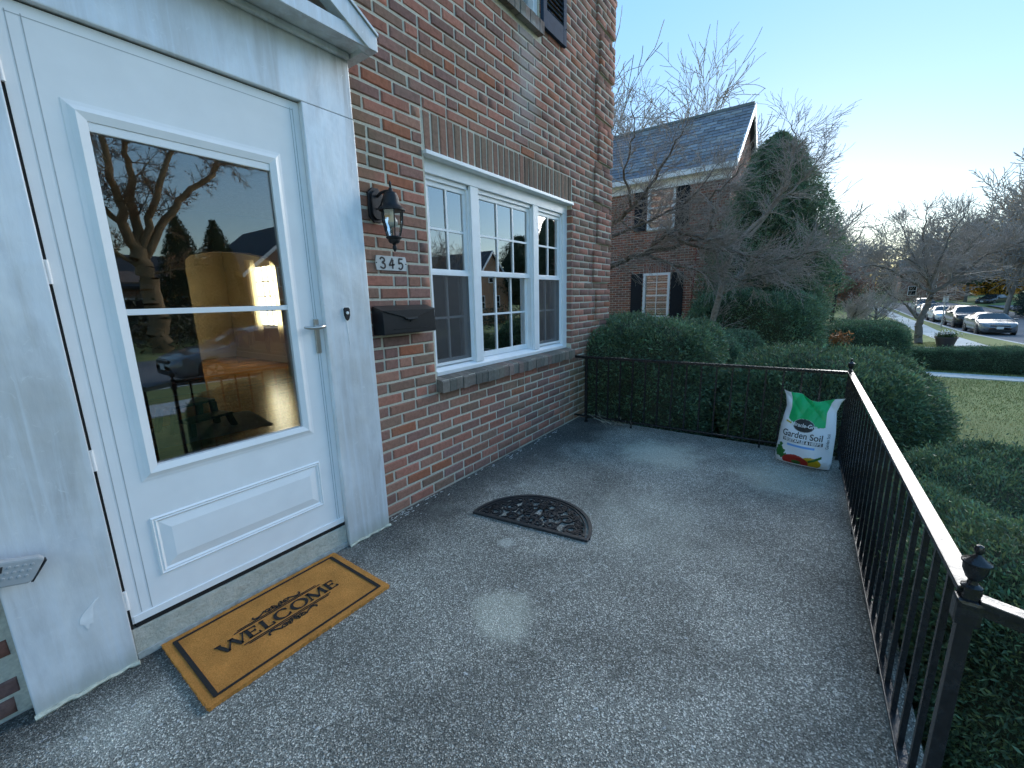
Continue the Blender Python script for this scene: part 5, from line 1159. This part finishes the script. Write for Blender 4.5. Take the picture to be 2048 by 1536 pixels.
wl = MB(); f = [(NY0+.006, 1.50, -1.1, NZE), (1.50, 2.30, -1.1, .655), (1.50, 2.30, 1.985, 3.23), (1.50, 2.30, 4.47, NZE), (2.30, 9.0, -1.1, NZE)]
for (a, b, c_, d) in f: wl.box(NXW+.007, NXW+.25, a, b, c_, d)
wl.prism([(NXW+.25, NY0+.007, -1.1), (NXW+2*NW, NY0+.007, -1.1), (NXW+2*NW, NY0+.007, NZE), (NXW+NW, NY0+.007, NZR-.15), (NXW+.25, NY0+.007, NZE+.2)], (0, .25, 0)); wl.box(NXW+2*NW-.25, NXW+2*NW, NY0+.26, 9, -1.1, NZE)
nwl = wl.build('wall', M['nmortar'], nh)
brickwork(nwl, nb, (-1, 0, 0), NBV, M['brick'], 300, 'brick', seen=lambda x, y: 1225 < x < 1500 and y < 640)
gb = []
for k in range(-14, 94):
    zc = k*CO+CO/2; lim = 0 if zc < NZE else (zc-NZE)/(NZR-NZE)*NW; x = NXW+lim+.05 + (BL/2 if k % 2 else 0)
    while x+BL < NXW+2*NW-lim: gb.append(((x+BL/2, NY0, zc), BL-.012, CO-.012)); x += BL
brickwork(nwl, gb, (0, -1, 0), NBV, M['brick'], 0, 'gable_brick')
so_ = [((NXW-.002, 1.50+.0727*(i+.5), 2.10), .215, .062, math.pi/2) for i in range(11)]
brickwork(nwl, so_, (-1, 0, 0), NBV, M['brick'], 11, 'soldier_brick')
# slates
SL = vcol('roof_slate', .55, .2, 14, .4, .5); sr = random.Random(9)
rfm = MB().prism([(NXW-.16, NY0-.12, NZE+.0), (NXW+NW, NY0-.12, NZR-.03), (NXW+NW, NY0-.12, NZR-.22), (NXW-.16, NY0-.12, NZE-.12)], (0, 9.4, 0))
rfm.prism([(NXW+2*NW+.16, NY0-.12, NZE+.0), (NXW+NW, NY0-.12, NZR-.03), (NXW+NW, NY0-.12, NZR-.22), (NXW+2*NW+.16, NY0-.12, NZE-.12)], (0, 9.4, 0))
nroof = rfm.build('roof', simple('roof_underlay', (.05, .052, .058), .8), nh)
up_ = Vector((NW+.16, 0, NZR-NZE)).normalized(); nrm_ = Vector((-up_.z, 0, up_.x)); yv = Vector((0, 1, 0)); slen = math.hypot(NW+.16, NZR-NZE); rows = 16; ex = slen/rows
slm = []
for q in range(10):
    mb = MB(); mb.obox((0, 0, 0), yv*.142, up_*(ex*.62), nrm_*.011); me_o = mb.build('slate', SL, None); me = me_o.data; bpy.data.objects.remove(me_o)
    k = sr.uniform(.75, 1.35); cc = sr.choice([(.22, .215, .215), (.18, .18, .19), (.26, .25, .235), (.145, .145, .16)]); at = me.color_attributes.new('c', 'FLOAT_COLOR', 'POINT'); at.data.foreach_set('color', np.tile(np.array([*[c_*k for c_ in cc], 1], 'f4'), len(me.vertices))); slm.append(me)
items = []
for r_ in range(rows):
    y = NY0-.14; first = bool(r_ % 2)
    while y < 8.9:
        wd = .149 if first else .298
        c_ = Vector((NXW-.17, 0, NZE+.0)) + up_*(ex*(r_+.45)) + nrm_*(.020+sr.uniform(0, .008)) + yv*(y+wd/2); px_, py_ = project([c_]); items.append((c_, wd/.298, px_[0])); y += wd; first = False
vis = sorted(range(len(items)), key=lambda i: (not (1220 < items[i][2] < 1520), (items[i][0]-CAM).length))[:300]; vis = set(vis)
VV, FF, CC, bs = [], [], [], 0
tl_ = Matrix.Rotation(R(4.0), 3, 'Y')
for i, (c_, ws_, _) in enumerate(items):
    me = sr.choice(slm)
    if i in vis:
        o = bpy.data.objects.new('slate', me); put(o, nroof); o.location = c_; o.rotation_euler = (sr.uniform(-.01, .01), R(4.0), 0); o.scale.y = ws_
    else:
        co = np.array([tuple(tl_ @ Vector((v.co.x, v.co.y*ws_, v.co.z))) for v in me.vertices])+np.array(c_); VV.append(co); FF.append(np.array([tuple(p.vertices) for p in me.polygons])+bs); bs += len(co)
        CC.append(np.tile(np.array(me.color_attributes['c'].data[0].color[:3]), (len(co), 1)))
npmesh('slate_courses', np.vstack(VV), np.vstack(FF), SL, nroof, np.vstack(CC))['kind'] = 'stuff'
WH = M['white']
MB().box(NXW+NW-.12, NXW+NW+.12, NY0-.13, 8.98, NZR-.03, NZR+.05).build('ridge_cap', simple('ridge_lead', (.13, .15, .15), .6), nh)
MB().box(NXW-.24, NXW-.165, NY0-.12, 8.98, NZE-.14, NZE+.0).build('gutter', WH, nh); MB().box(NXW-.05, NXW-.002, NY0-.01, 8.98, NZE-.36, NZE-.13).build('frieze_board', WH, nh); MB().box(NXW-.165, NXW-.05, NY0-.1, 8.98, NZE-.15, NZE-.13).build('eave_soffit', WH, nh)
MB().prism([(NXW-.2, NY0-.16, NZE-.14), (NXW-.2, NY0-.16, NZE+.03), (NXW+NW, NY0-.16, NZR+.03), (NXW+NW, NY0-.16, NZR-.2)], (0, .05, 0)).prism([(NXW+2*NW+.2, NY0-.16, NZE-.14), (NXW+2*NW+.2, NY0-.16, NZE+.03), (NXW+NW+.001, NY0-.16, NZR+.03), (NXW+NW+.001, NY0-.16, NZR-.2)], (0, .05, 0)).build('rake_board', WH, nh)
def nwindow(y0, y1, z0, z1, blinds):
    wn = empty('window'); wn.parent = nh; x = NXW
    f = MB(); t = .07; f.box(x-.02, x+.08, y0, y0+t, z0, z1); f.box(x-.02, x+.08, y1-t, y1, z0, z1); f.box(x-.021, x+.08, y0+t, y1-t, z1-t, z1); f.box(x-.03, x+.08, y0+t, y1-t, z0, z0+.06); f.box(x+.01, x+.06, y0+t, y1-t, (z0+z1)/2-.02, (z0+z1)/2+.02); f.build('frame', WH, wn)
    f = MB(); ym = (y0+y1)/2; f.box(x+.025, x+.04, ym-.01, ym+.01, z0+.06, z1-t)
    for k in (1, 2, 4, 5): q = z0+.06+(z1-t-z0-.06)*k/6; f.box(x+.026, x+.039, y0+t, y1-t, q-.008, q+.008)
    f.build('muntins', WH, wn)
    MB().box(x+.042, x+.046, y0+t, y1-t, z0+.06, z1-t).build('pane', M['glass'], wn)
    if blinds:
        n = 16
        for s0, s1 in ((y0+t+.02, ym-.02), (ym+.02, y1-t-.02)):
            for k in range(n): q = z0+.09+(z1-t-z0-.12)*(k+.5)/n; MB().obox((x+.10, (s0+s1)/2, q), (.02, 0, .022), (0, (s1-s0)/2, 0), (.002, 0, -.002)).build('slat', WH, wn)
    else: MB().box(x+.12, x+.13, y0+.02, y1-.02, z0, z1).build('blind', simple('pale_blind', (.6, .62, .6), .8), wn)
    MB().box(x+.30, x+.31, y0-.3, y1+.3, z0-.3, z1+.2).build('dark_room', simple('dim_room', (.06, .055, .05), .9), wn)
    for a in (y0-.38, y1+.03):
        s = MB(); s.box(x-.035, x-.004, a, a+.35, z0+.0, z1); s.build('shutter', M['shutter'], wn, bevel=.003)
        p = MB(); 
        for k in range(20): q = z0+.08+(z1-z0-.16)*(k+.5)/20; p.obox((x-.037, a+.175, q), (.004, 0, .012), (0, .13, 0), (.001, 0, -.001))
        p.build('shutter_louvers', M['shutter'], wn)['kind'] = 'stuff'
nwindow(*NOP[0], True); nwindow(*NOP[1], False)
# ladder leaning on the neighbour's wall
ld = empty('ladder', (12.55, .63, G(12.5, .5)), 'red-railed ladder with metal rungs leaning on the neighbouring brick wall', 'ladder')
RED = simple('red_fibreglass', (.22, .025, .02), .5); lt_ = Vector((.60, -.05, 4.0)).normalized()
for s in (-.19, .19): MB().obox(lt_*1.75+Vector((0, s, 0)), lt_*1.75, (.03, 0, 0), (0, .012, 0)).build('rail', RED, ld)
for k in range(11): MB().obox(lt_*(.25+.3*k), (.022, 0, 0), (0, .18, 0), (0, 0, .015)).build('rung', M['steel'], ld)
# green awning over the neighbour's front steps
aw = empty('awning', (16.6, -2.3, 0), 'dark green canvas door awning on thin poles beyond the conical evergreen', 'awning')
GC = simple('green_canvas', (.004, .07, .055), .7, 0, .15, 8)
MB().prism([(-.75, -.35, 1.55), (-.75, -.35, 1.86), (-.75, .3, 2.12), (-.75, 2.0, 2.12), (-.75, 2.0, 1.55)], (1.5, 0, 0)).build('canopy', GC, aw, bevel=.02)
MB().box(-.74, .74, -.345, -.335, 1.44, 1.56).build('valance', GC, aw)
for x in (-.68, .68): MB().tube([(x, -.28, 1.56), (x, -.22, -1.0)], .025, 8).build('pole', M['black'], aw)
# ------------------------------------------------------------------ parked cars
TYRE = simple('tyre_rubber', (.015, .015, .016), .85); RIM = simple('alloy_rim', (.35, .36, .37), .35, .7); CGL = NM('car_glass'); CGL.set((.02, .024, .028), .04, 0, .8); CGL = CGL.m
LAMP = simple('headlamp_lens', (.55, .58, .6), .1, .2); TRIMB = simple('black_bumper_trim', (.012, .012, .013), .5); PLATE = simple('white_plate', (.7, .7, .68), .5)
def paint(name, c): a = NM(name); a.set(c, .25, .35, .5); a.b.inputs['Coat Weight'].default_value = .7; a.b.inputs['Coat Roughness'].default_value = .05; return a.m
def car(loc, pm, label, kind='sedan', rz=0):
    root = empty('parked_car', loc, label, 'car', 'cars parked along the street', rz=rz)
    if kind == 'sedan':
        L, Wd = 4.6, .9; top = [(0, .52), (.06, .66), (.25, .76), (.7, .87), (1.2, .95), (1.28, .97), (1.95, 1.34), (2.5, 1.42), (3.1, 1.39), (3.5, 1.29), (4.15, 1.06), (4.48, 1.02), (4.6, .62)]; belt = [(0, .52), (.25, .72), (1.25, .90), (2.5, .94), (4.15, .99), (4.48, .96), (4.6, .6)]; g0, g1, w0, w1 = 1.55, 3.75, 1.28, 4.12; zb = .2; rw = .31
    else:
        L, Wd = 4.6, .93; top = [(0, .6), (.05, .84), (.2, .98), (.6, 1.05), (1.05, 1.12), (1.12, 1.14), (1.7, 1.58), (2.2, 1.68), (3.4, 1.66), (4.0, 1.58), (4.42, 1.2), (4.55, 1.05), (4.6, .7)]; belt = [(0, .6), (.2, .92), (1.1, 1.06), (2.5, 1.1), (4.3, 1.14), (4.55, 1.0), (4.6, .7)]; g0, g1, w0, w1 = 1.4, 4.1, 1.12, 4.42; zb = .24; rw = .36
    plan = [(0, .52), (.06, .70), (.2, .80), (.5, .875), (1.0, .9), (3.7, .9), (4.25, .86), (4.5, .74), (4.6, .6)]
    ip = lambda x, a: float(np.interp(x, [p[0] for p in a], [p[1] for p in a]))
    st = sorted(set([p[0] for p in top] + [p[0] for p in plan] + [1.5, 1.75, 2.2, 2.8, 3.3, 3.8, 4.0, .45, .9, g0, g1])); body = MB(); gls = MB(); rows_ = []
    for x in st:
        w_ = ip(x, plan)*Wd/.9; t = ip(x, top); b = min(ip(x, belt), t-.004); cab = np.clip(min((x-w0)/.5, (w1-x)/.5), 0, 1) if w0 < x < w1 else 0
        wr = w_*(.93-.20*cab); bot = zb + (.12 if x < .1 or x > L-.1 else 0)
        rows_.append([(0, bot), (w_*.85, bot), (w_*.975, bot+.1), (w_, bot+(b-bot)*.55), (w_*.975, b), (wr, t-.05*(t-b)/.4-.01), (wr*.78, t-.002), (0, t+.015)])
    n = 8
    for s in (-1, 1):
        base = len(body.v); body.v += [(x, s*p[0], p[1]) for x, r_ in zip(st, rows_) for p in r_]
        for i in range(len(st)-1):
            xm = (st[i]+st[i+1])/2
            for j in range(n-1):
                q = (base+i*n+j, base+i*n+j+1, base+(i+1)*n+j+1, base+(i+1)*n+j)
                isg = (j == 4 and g0-.15 < xm < g1+.1) or (j >= 5 and ((w0 < xm < (1.95 if kind == 'sedan' else 1.7)) or ((3.5 if kind == 'sedan' else 4.0) < xm < w1)))
                (gls if isg else body).f.append(q)
    gls.v = list(body.v)
    def clean(mb):
        used = sorted({i for f in mb.f for i in f}); mp = {o: k for k, o in enumerate(used)}; r_ = MB(); r_.v = [mb.v[i] for i in used]; r_.f = [tuple(mp[i] for i in f) for f in mb.f]; return r_
    bo = clean(body).build('body', pm, root, smooth=True); clean(gls).build('windows', CGL, root, smooth=False)
    wy = Wd-.02
    for x in (.88, 3.62):
        for s in (-1, 1):
            MB().tube([(x, s*(wy-.1), rw+.03), (x, s*(wy+.012), rw+.03)], rw+.075, 20).build('wheel_arch', TRIMB, root)
            w_ = empty('wheel', (x, s*(wy-.06), rw)); w_.parent = root
            MB().tube([(0, -.09, 0), (0, -.075, 0), (0, .075, 0), (0, .09, 0)], [rw-.03, rw, rw, rw-.03], 22).build('tyre', TYRE, w_, smooth=True)
            MB().tube([(0, -.095, 0), (0, .095, 0)], rw*.66, 18).build('rim', RIM, w_)
            sp = MB()
            for k in range(5): a = k*1.2566; sp.obox((rw*.36*math.cos(a), s*.098, rw*.36*math.sin(a)), (rw*.26*math.cos(a), 0, rw*.26*math.sin(a)), (-.03*math.sin(a), 0, .03*math.cos(a)), (0, .006, 0))
            sp.build('spokes', TRIMB, w_)
    zh = .64 if kind == 'sedan' else .84
    for s in (-1, 1):
        MB().prism([(.10, s*.44, zh+.045), (.10, s*.44, zh-.01), (.13, s*.6, zh-.03), (.32, s*.80, zh-.0), (.42, s*.82, zh+.075), (.2, s*.68, zh+.065)], (-.05, 0, .012)).build('headlight', LAMP, root)
        MB().obox((.11, s*.56, zh-.26), (.04, 0, 0), (0, .13, 0), (0, 0, .045)).build('fog_lamp_recess', TRIMB, root, bevel=.01)
        MB().obox((1.45 if kind == 'sedan' else 1.3, s*(Wd+.08), (.98 if kind == 'sedan' else 1.16)), (.06, 0, 0), (0, .09, 0), (0, 0, .06)).build('mirror', pm, root, bevel=.025)
        for x in (2.0, 3.05): MB().obox((x, s*(Wd-.004), zb+.55), (.07, 0, 0), (0, .012, 0), (0, 0, .012)).build('door_handle', pm, root)
        MB().obox((4.52, s*.62, zh+.12), (.05, 0, 0), (0, .16, 0), (0, 0, .05)).build('tail_light', simple('tail_lens', (.2, .01, .01), .2), root)
    MB().obox((.05, 0, zh-.01), (.035, 0, 0), (0, .44, 0), (0, 0, .055)).build('grille', TRIMB, root, bevel=.015)
    MB().obox((.045, 0, zh-.30), (.04, 0, 0), (0, .5, 0), (0, 0, .06)).build('lower_intake', TRIMB, root, bevel=.015)
    MB().obox((.012, 0, zh+.03), (.012, 0, 0), (0, .42, 0), (0, 0, .012)).build('grille_bar', M['steel'], root)
    MB().obox((-.002, 0, zh-.145), (.008, 0, 0), (0, .155, 0), (0, 0, .078)).build('number_plate', PLATE, root)
    MB().prism([(.2, -.82*Wd/.9, zb-.02), (4.4, -.82*Wd/.9, zb-.02), (4.4, .82*Wd/.9, zb-.02), (.2, .82*Wd/.9, zb-.02)], (0, 0, .03)).build('underbody', TRIMB, root)
    return root
def RZ(x): return float(gz(x, -12))-.138
car((40.3, -12.0, RZ(42)), paint('grey_car_paint', (.16, .17, .185)), 'grey sedan with white plate, nearest of the parked cars')
car((46.4, -12.05, RZ(48)), paint('black_car_paint', (.012, .012, .014)), 'black SUV parked behind the grey sedan', 'suv')
car((53.2, -12.0, RZ(55)), paint('white_car_paint', (.62, .63, .64)), 'white sedan parked behind the black SUV')
car((59.6, -12.1, RZ(61)), paint('silver_car_paint', (.30, .31, .32)), 'silver sedan half hidden by the yard tree trunk')
car((66.5, -12.6, RZ(68)), paint('pale_grey_car_paint', (.38, .39, .40)), 'pale grey SUV farthest in the parked row', 'suv')
car((84.2, -20.6, RZ(84)), paint('dark_blue_car_paint', (.03, .035, .045)), 'dark sedan parked alone across the far junction', rz=R(-38))
car((3.6, -12.0, RZ(3)), paint('mid_grey_car_paint', (.2, .2, .21)), 'grey car at the kerb before the porch, seen only in the door glass', rz=0)

# ------------------------------------------------------------------ small things on the lawn
pl = empty('planter', (26.6, -7.05, G(26.6, -7)), 'dark tapered planter of white flowers beside the front walk', 'planter')
MB().lathe((0, 0, 0), [(.24, 0), (.26, .02), (.36, .42), (.39, .45), (.39, .5), (.35, .5), (.34, .44)], 20).build('pot', simple('dark_pot', (.03, .025, .022), .6), pl, smooth=True)
rg = np.random.default_rng(2); n = 1500; P = rg.normal(0, 1, (n, 3))*np.array([.16, .16, .07])+np.array([0, 0, .55]); V, F = leafquads(P, rg.normal(0, 1, (n, 3)), .07, .03, .5, rg, .5); npmesh('foliage', V, F, M['leaf'], pl, leafcols(n, (.05, .09, .03), rg))['kind'] = 'stuff'
n = 160; P = rg.normal(0, 1, (n, 3))*np.array([.18, .18, .05])+np.array([0, 0, .66]); V, F = leafquads(P, rg.normal(0, 1, (n, 3)), .07, .06, .5, rg, .5); npmesh('flowers', V, F, M['leaf'], pl, leafcols(n, (.7, .7, .66), rg, .1))['kind'] = 'stuff'
pst = empty('sign_post', (45, -8.5-1.6, G(45, -9)), 'slim grey metal post on the verge behind the yard tree', 'post')
MB().tube([(0, 0, -.1), (0, 0, 2.3)], .04, 8).build('shaft', M['steel'], pst); MB().box(-.01, .01, -.15, .15, 1.9, 2.35).build('blank_plate', M['steel'], pst)
tf = empty('dead_fern', (12.2, -2.62, G(12, -2.6)), 'small tuft of dry orange foliage beside the conical evergreen', 'plant')
rg = np.random.default_rng(12); n = 350; P = rg.normal(0, 1, (n, 3))*np.array([.07, .09, .07])+np.array([0, 0, 1.1]); V, F = leafquads(P, rg.normal(0, 1, (n, 3)), .1, .03, .6, rg, .3); npmesh('fronds', V, F, M['leaf'], tf, leafcols(n, (.40, .19, .08), rg))['kind'] = 'stuff'
segs_mesh('stem', [(0, 0, 0, .02, .02, 1.1, .02, .012)], 6, M['bark'], tf)
# weed in the porch corner and dead leaves on the domed hedge
wd_ = empty('dry_weed', (4.12, -.42, -.05), 'tuft of dry pale weed at the foot of the side railing', 'plant')
g = random.Random(5); mb = MB()
for i in range(26):
    x, y = g.gauss(0, .05), g.gauss(0, .09); mb.tube([(x, y, 0), (x+g.gauss(-.02, .03), y+g.gauss(0, .04), .06), (x+g.gauss(-.04, .05), y+g.gauss(0, .07), .10+.07*g.random())], [.0022, .0018, .001], 4)
mb.build('stems', simple('straw', (.42, .40, .32), .9), wd_)['kind'] = 'stuff'
for i, (p, a, lb) in enumerate([((5.0, -2.2, .595), .3, 'pale dead leaf on the domed hedge, topmost of three'), ((4.6, -2.45, .50), 1.1, 'pale dead leaf on the domed hedge nearest the corner post'), ((5.6, -2.65, .50), 2.0, 'pale dead leaf on the lawn side of the domed hedge')]):
    lf = MB().prism([(-.045, 0, 0), (-.015, -.018, .006), (.02, -.016, .008), (.05, 0, .002), (.02, .016, .01), (-.015, .018, .006)], (0, 0, .0015)).build('fallen_leaf', simple('pale_dead_leaf', (.5, .45, .33), .8), None, loc=p); lf.rotation_euler = (.15, -.1, a)
    tag(lf, lb, 'leaf', 'dead leaves on the domed hedge')

# ------------------------------------------------------------------ across the street (seen in the glass)
def house2(name, loc, wx, dy, ze, zr, wallm, label, wins, chim=None, rz=0, ridge='y'):
    root = empty(name, loc, label, 'house', 'houses across the street', rz=rz); x0, x1 = -wx/2, wx/2
    w_ = MB()
    if ridge == 'y': w_.prism([(x0, 0, -.5), (x1, 0, -.5), (x1, 0, ze), (0, 0, zr-.12), (x0, 0, ze)], (0, -dy, 0))
    else: w_.prism([(x0, 0, -.5), (x0, 0, ze), (x0, -dy/2, zr-.12), (x0, -dy, ze), (x0, -dy, -.5)], (wx, 0, 0))
    w_.build('wall', wallm, root); r_ = MB(); o = .3
    if ridge == 'y':
        for s in (-1, 1): r_.prism([(s*(wx/2+o), o, ze-o*.8), (0, o, zr), (0, o, zr-.15), (s*(wx/2+o), o, ze-o*.8-.15)], (0, -dy-2*o, 0))
    else:
        for a, b in ((o, -dy/2), (-dy-o, -dy/2)): r_.prism([(x0-o, a, ze-o*.8), (x0-o, b, zr), (x0-o, b, zr-.15), (x0-o, a, ze-o*.8-.15)], (wx+2*o, 0, 0))
    rr = r_.build('roof', simple('dark_shingle', (.06, .058, .06), .85, 0, .3, 5), root)
    if ridge == 'y':
        for s in (-1, 1): MB().prism([(s*(wx/2+o), o+.05, ze-o*.8-.22), (s*(wx/2+o), o+.05, ze-o*.8+.02), (s*.001, o+.05, zr+.02), (s*.001, o+.05, zr-.26)], (0, -.06, 0)).build('rake_board', WH, root)
    if chim: MB().box(chim[0]-.45, chim[0]+.45, chim[1]-.35, chim[1]+.35, ze, chim[2]).build('chimney', wallm, rr)
    for (x, z, ww, hh) in wins:
        wn = empty('window', (x, .02, z)); wn.parent = root
        MB().box(-ww/2, -ww/2+.07, -.05, .04, 0, hh).box(ww/2-.07, ww/2, -.05, .04, 0, hh).box(-ww/2, ww/2, -.05, .041, hh-.07, hh).box(-ww/2, ww/2, -.05, .041, 0, .07).box(-ww/2, ww/2, -.05, .03, hh/2-.03, hh/2+.03).build('frame', WH, wn)
        MB().box(-ww/2+.07, ww/2-.07, -.03, .0, .07, hh-.07).build('pane', CGL, wn)
    return root
def hbrick(name, c1, c2):
    a = NM(name); tc = a.n('TexCoord'); mp = a.n('Mapping'); mp.inputs['Rotation'].default_value = (R(90), 0, 0); a.l(tc.outputs['Object'], mp.inputs[0]); b = a.n('TexBrick', i_Scale=1.); b.inputs['Brick Width'].default_value = .215; b.inputs['Row Height'].default_value = .071; b.inputs['Mortar Size'].default_value = .009
    b.inputs['Color1'].default_value = (*c1, 1); b.inputs['Color2'].default_value = (*c2, 1); b.inputs['Mortar'].default_value = (.4, .36, .3, 1); a.l(mp.outputs[0], b.inputs[0]); a.set(b.outputs[0], .9); return a.m
HB = hbrick('street_house_brick', (.24, .10, .06), (.32, .14, .08))
house2('street_house', (16.6, -27, G(16, -27)), 8.4, 9, 4.2, 7.7, HB, 'brick house with white-edged gable reflected at right of the door glass', [(-2.2, .9, 1.1, 1.5), (2.2, .9, 1.1, 1.5), (-1.8, 3.2, 1, 1.3), (1.8, 3.2, 1, 1.3)])
house2('street_house', (9.3, -29.5, G(9, -29)), 6.6, 7, 3.2, 5.0, HB, 'low brick house with chimney reflected in the door glass', [(-1.8, .9, 1.2, 1.4), (1.4, .9, 1.2, 1.4)], chim=(1.2, -1.5, 6.2), ridge='x')
house2('street_house', (36.2, -26, G(36, -26)), 6.2, 9, 4.1, 7.6, hbrick('sunlit_house_brick', (.42, .17, .07), (.5, .22, .09)), 'brick gabled house coloured orange as if sunlit, reflected in the middle window', [(-1.6, 1.6, .9, 1.4), (1.0, 1.6, .9, 1.4), (0, 4.3, .8, 1.1)])  # warm sunlight on the gable is put into the brick colours
house2('street_house', (100, -18, G(100, -18)), 8, 9, 5.0, 7.2, hbrick('far_house_brick', (.2, .08, .06), (.24, .10, .07)), 'distant brick house with white windows behind the yard tree', [(-2.4, .9, 1.1, 1.6), (0, .9, 1.1, 1.6), (2.4, .9, 1.1, 1.6), (-2.4, 3.2, 1.1, 1.5), (0, 3.2, 1.1, 1.5), (2.4, 3.2, 1.1, 1.5)], rz=R(90), ridge='x')
TG = 'trees across the street'
xz = lambda pts, dy=0: [(x, -21+dy*i, z) for i, (x, z) in enumerate(pts)]
limb_tree('street_tree', (6.0, -21, -.6), [(xz([(6.0, -.7), (6.0, .8), (5.98, 2.0), (5.9, 2.9), (5.88, 3.64)]), .38, .3, 0), (xz([(5.88, 3.64), (5.46, 4.76), (5.42, 5.87), (5.28, 7.28), (5.21, 8.13), (5.1, 10)], .2), .2, .04, 1), (xz([(5.91, 3.64), (5.92, 5.2), (6.14, 6.93), (6.21, 8.05), (6.3, 10)], -.2), .2, .04, 1),
    (xz([(6.02, 3.7), (6.49, 5.28), (7.2, 7.17), (7.69, 8.16), (8.1, 9.8)], .3), .16, .03, 1), (xz([(6.0, 3.3), (6.95, 4.95), (7.74, 6.08), (8.93, 7.09), (9.13, 7.8), (9.71, 8.36)], .1), .17, .05, .9), (xz([(9.1, 7.59), (9.64, 7.81), (10.7, 7.72), (11.3, 8.0)]), .05, .012, 1), (xz([(5.59, 4.4), (4.98, 5.43), (4.91, 6.66), (4.6, 8)], -.3), .12, .03, 1), (xz([(5.9, 2.9), (5.0, 3.6), (4.0, 4.4), (3.2, 5.6)], .2), .1, .02, 1), (xz([(5.95, 2.6), (6.9, 2.9), (7.8, 3.0)], .3), .07, .015, 1.2)],
    TW, 2.2, 'big bare limbed tree reflected at left of the door glass', 77, .3, TG, bark='warmbark', twig='warmbark', minr=.008, leaves=(2600, .09, .06, (.20, .08, .05), .3))
leafy_tree('street_conifer', (9.6, -28.2, G(9, -28)), 31, [(0, 1.3), (2, 1.25), (4.5, .9), (6.2, .35), (6.9, .05)], 14000, .16, .05, (.05, .075, .03), 'conical conifer left of the chimney, reflected in the door glass', 'tree', TG, clump=.3)
leafy_tree('street_conifer', (11.4, -28.0, G(11, -28)), 32, [(0, 1.3), (2, 1.25), (4.5, .9), (6.2, .35), (6.9, .05)], 14000, .16, .05, (.05, .075, .03), 'conical conifer right of the chimney, reflected in the door glass', 'tree', TG, clump=.3)
leafy_tree('street_conifer', (41.0, -25.5, G(41, -25)), 33, [(2, .8), (4, 2.4), (6.5, 2.2), (8.5, 1.5), (9.6, .3)], 12000, .3, .08, (.03, .05, .025), 'ragged pine beside the orange gable, reflected in the middle window', 'tree', TG, clump=1.1)
leafy_tree('street_conifer', (47.5, -25.5, G(47, -25)), 34, [(2, 1.0), (4, 2.8), (8, 2.6), (11, 1.4), (12.5, .3)], 12000, .3, .08, (.03, .05, .025), 'tall ragged pine reflected in the right window', 'tree', TG, clump=1.1)
bare_tree('street_tree', (26, -27, G(26, -27)), 81, 10, .17, spec_tall, 'bare tree reflected in the left window', 'tree', TG, trunk_frac=.45, wander=.1, bark='palebark', twig='ptwig', minr=.014, leaves=(2500, .14, .08, (.3, .17, .07), .3))
bare_tree('street_tree', (31, -29, G(31, -29)), 82, 9, .16, spec_tall, 'bare tree left of the orange gable, reflected in the middle window', 'tree', TG, trunk_frac=.45, wander=.1, bark='palebark', twig='ptwig', minr=.014, leaves=(2500, .14, .08, (.3, .17, .07), .3))
wood_belt('street_shrubs', [(-14, -26), (-2, -24.5), (6, -24), (12, -25), (22, -25.5), (30, -25), (40, -24)], 2.6, 16000, (.06, .065, .035), 'row of shrubs across the street, seen in the glass', 17, .3)
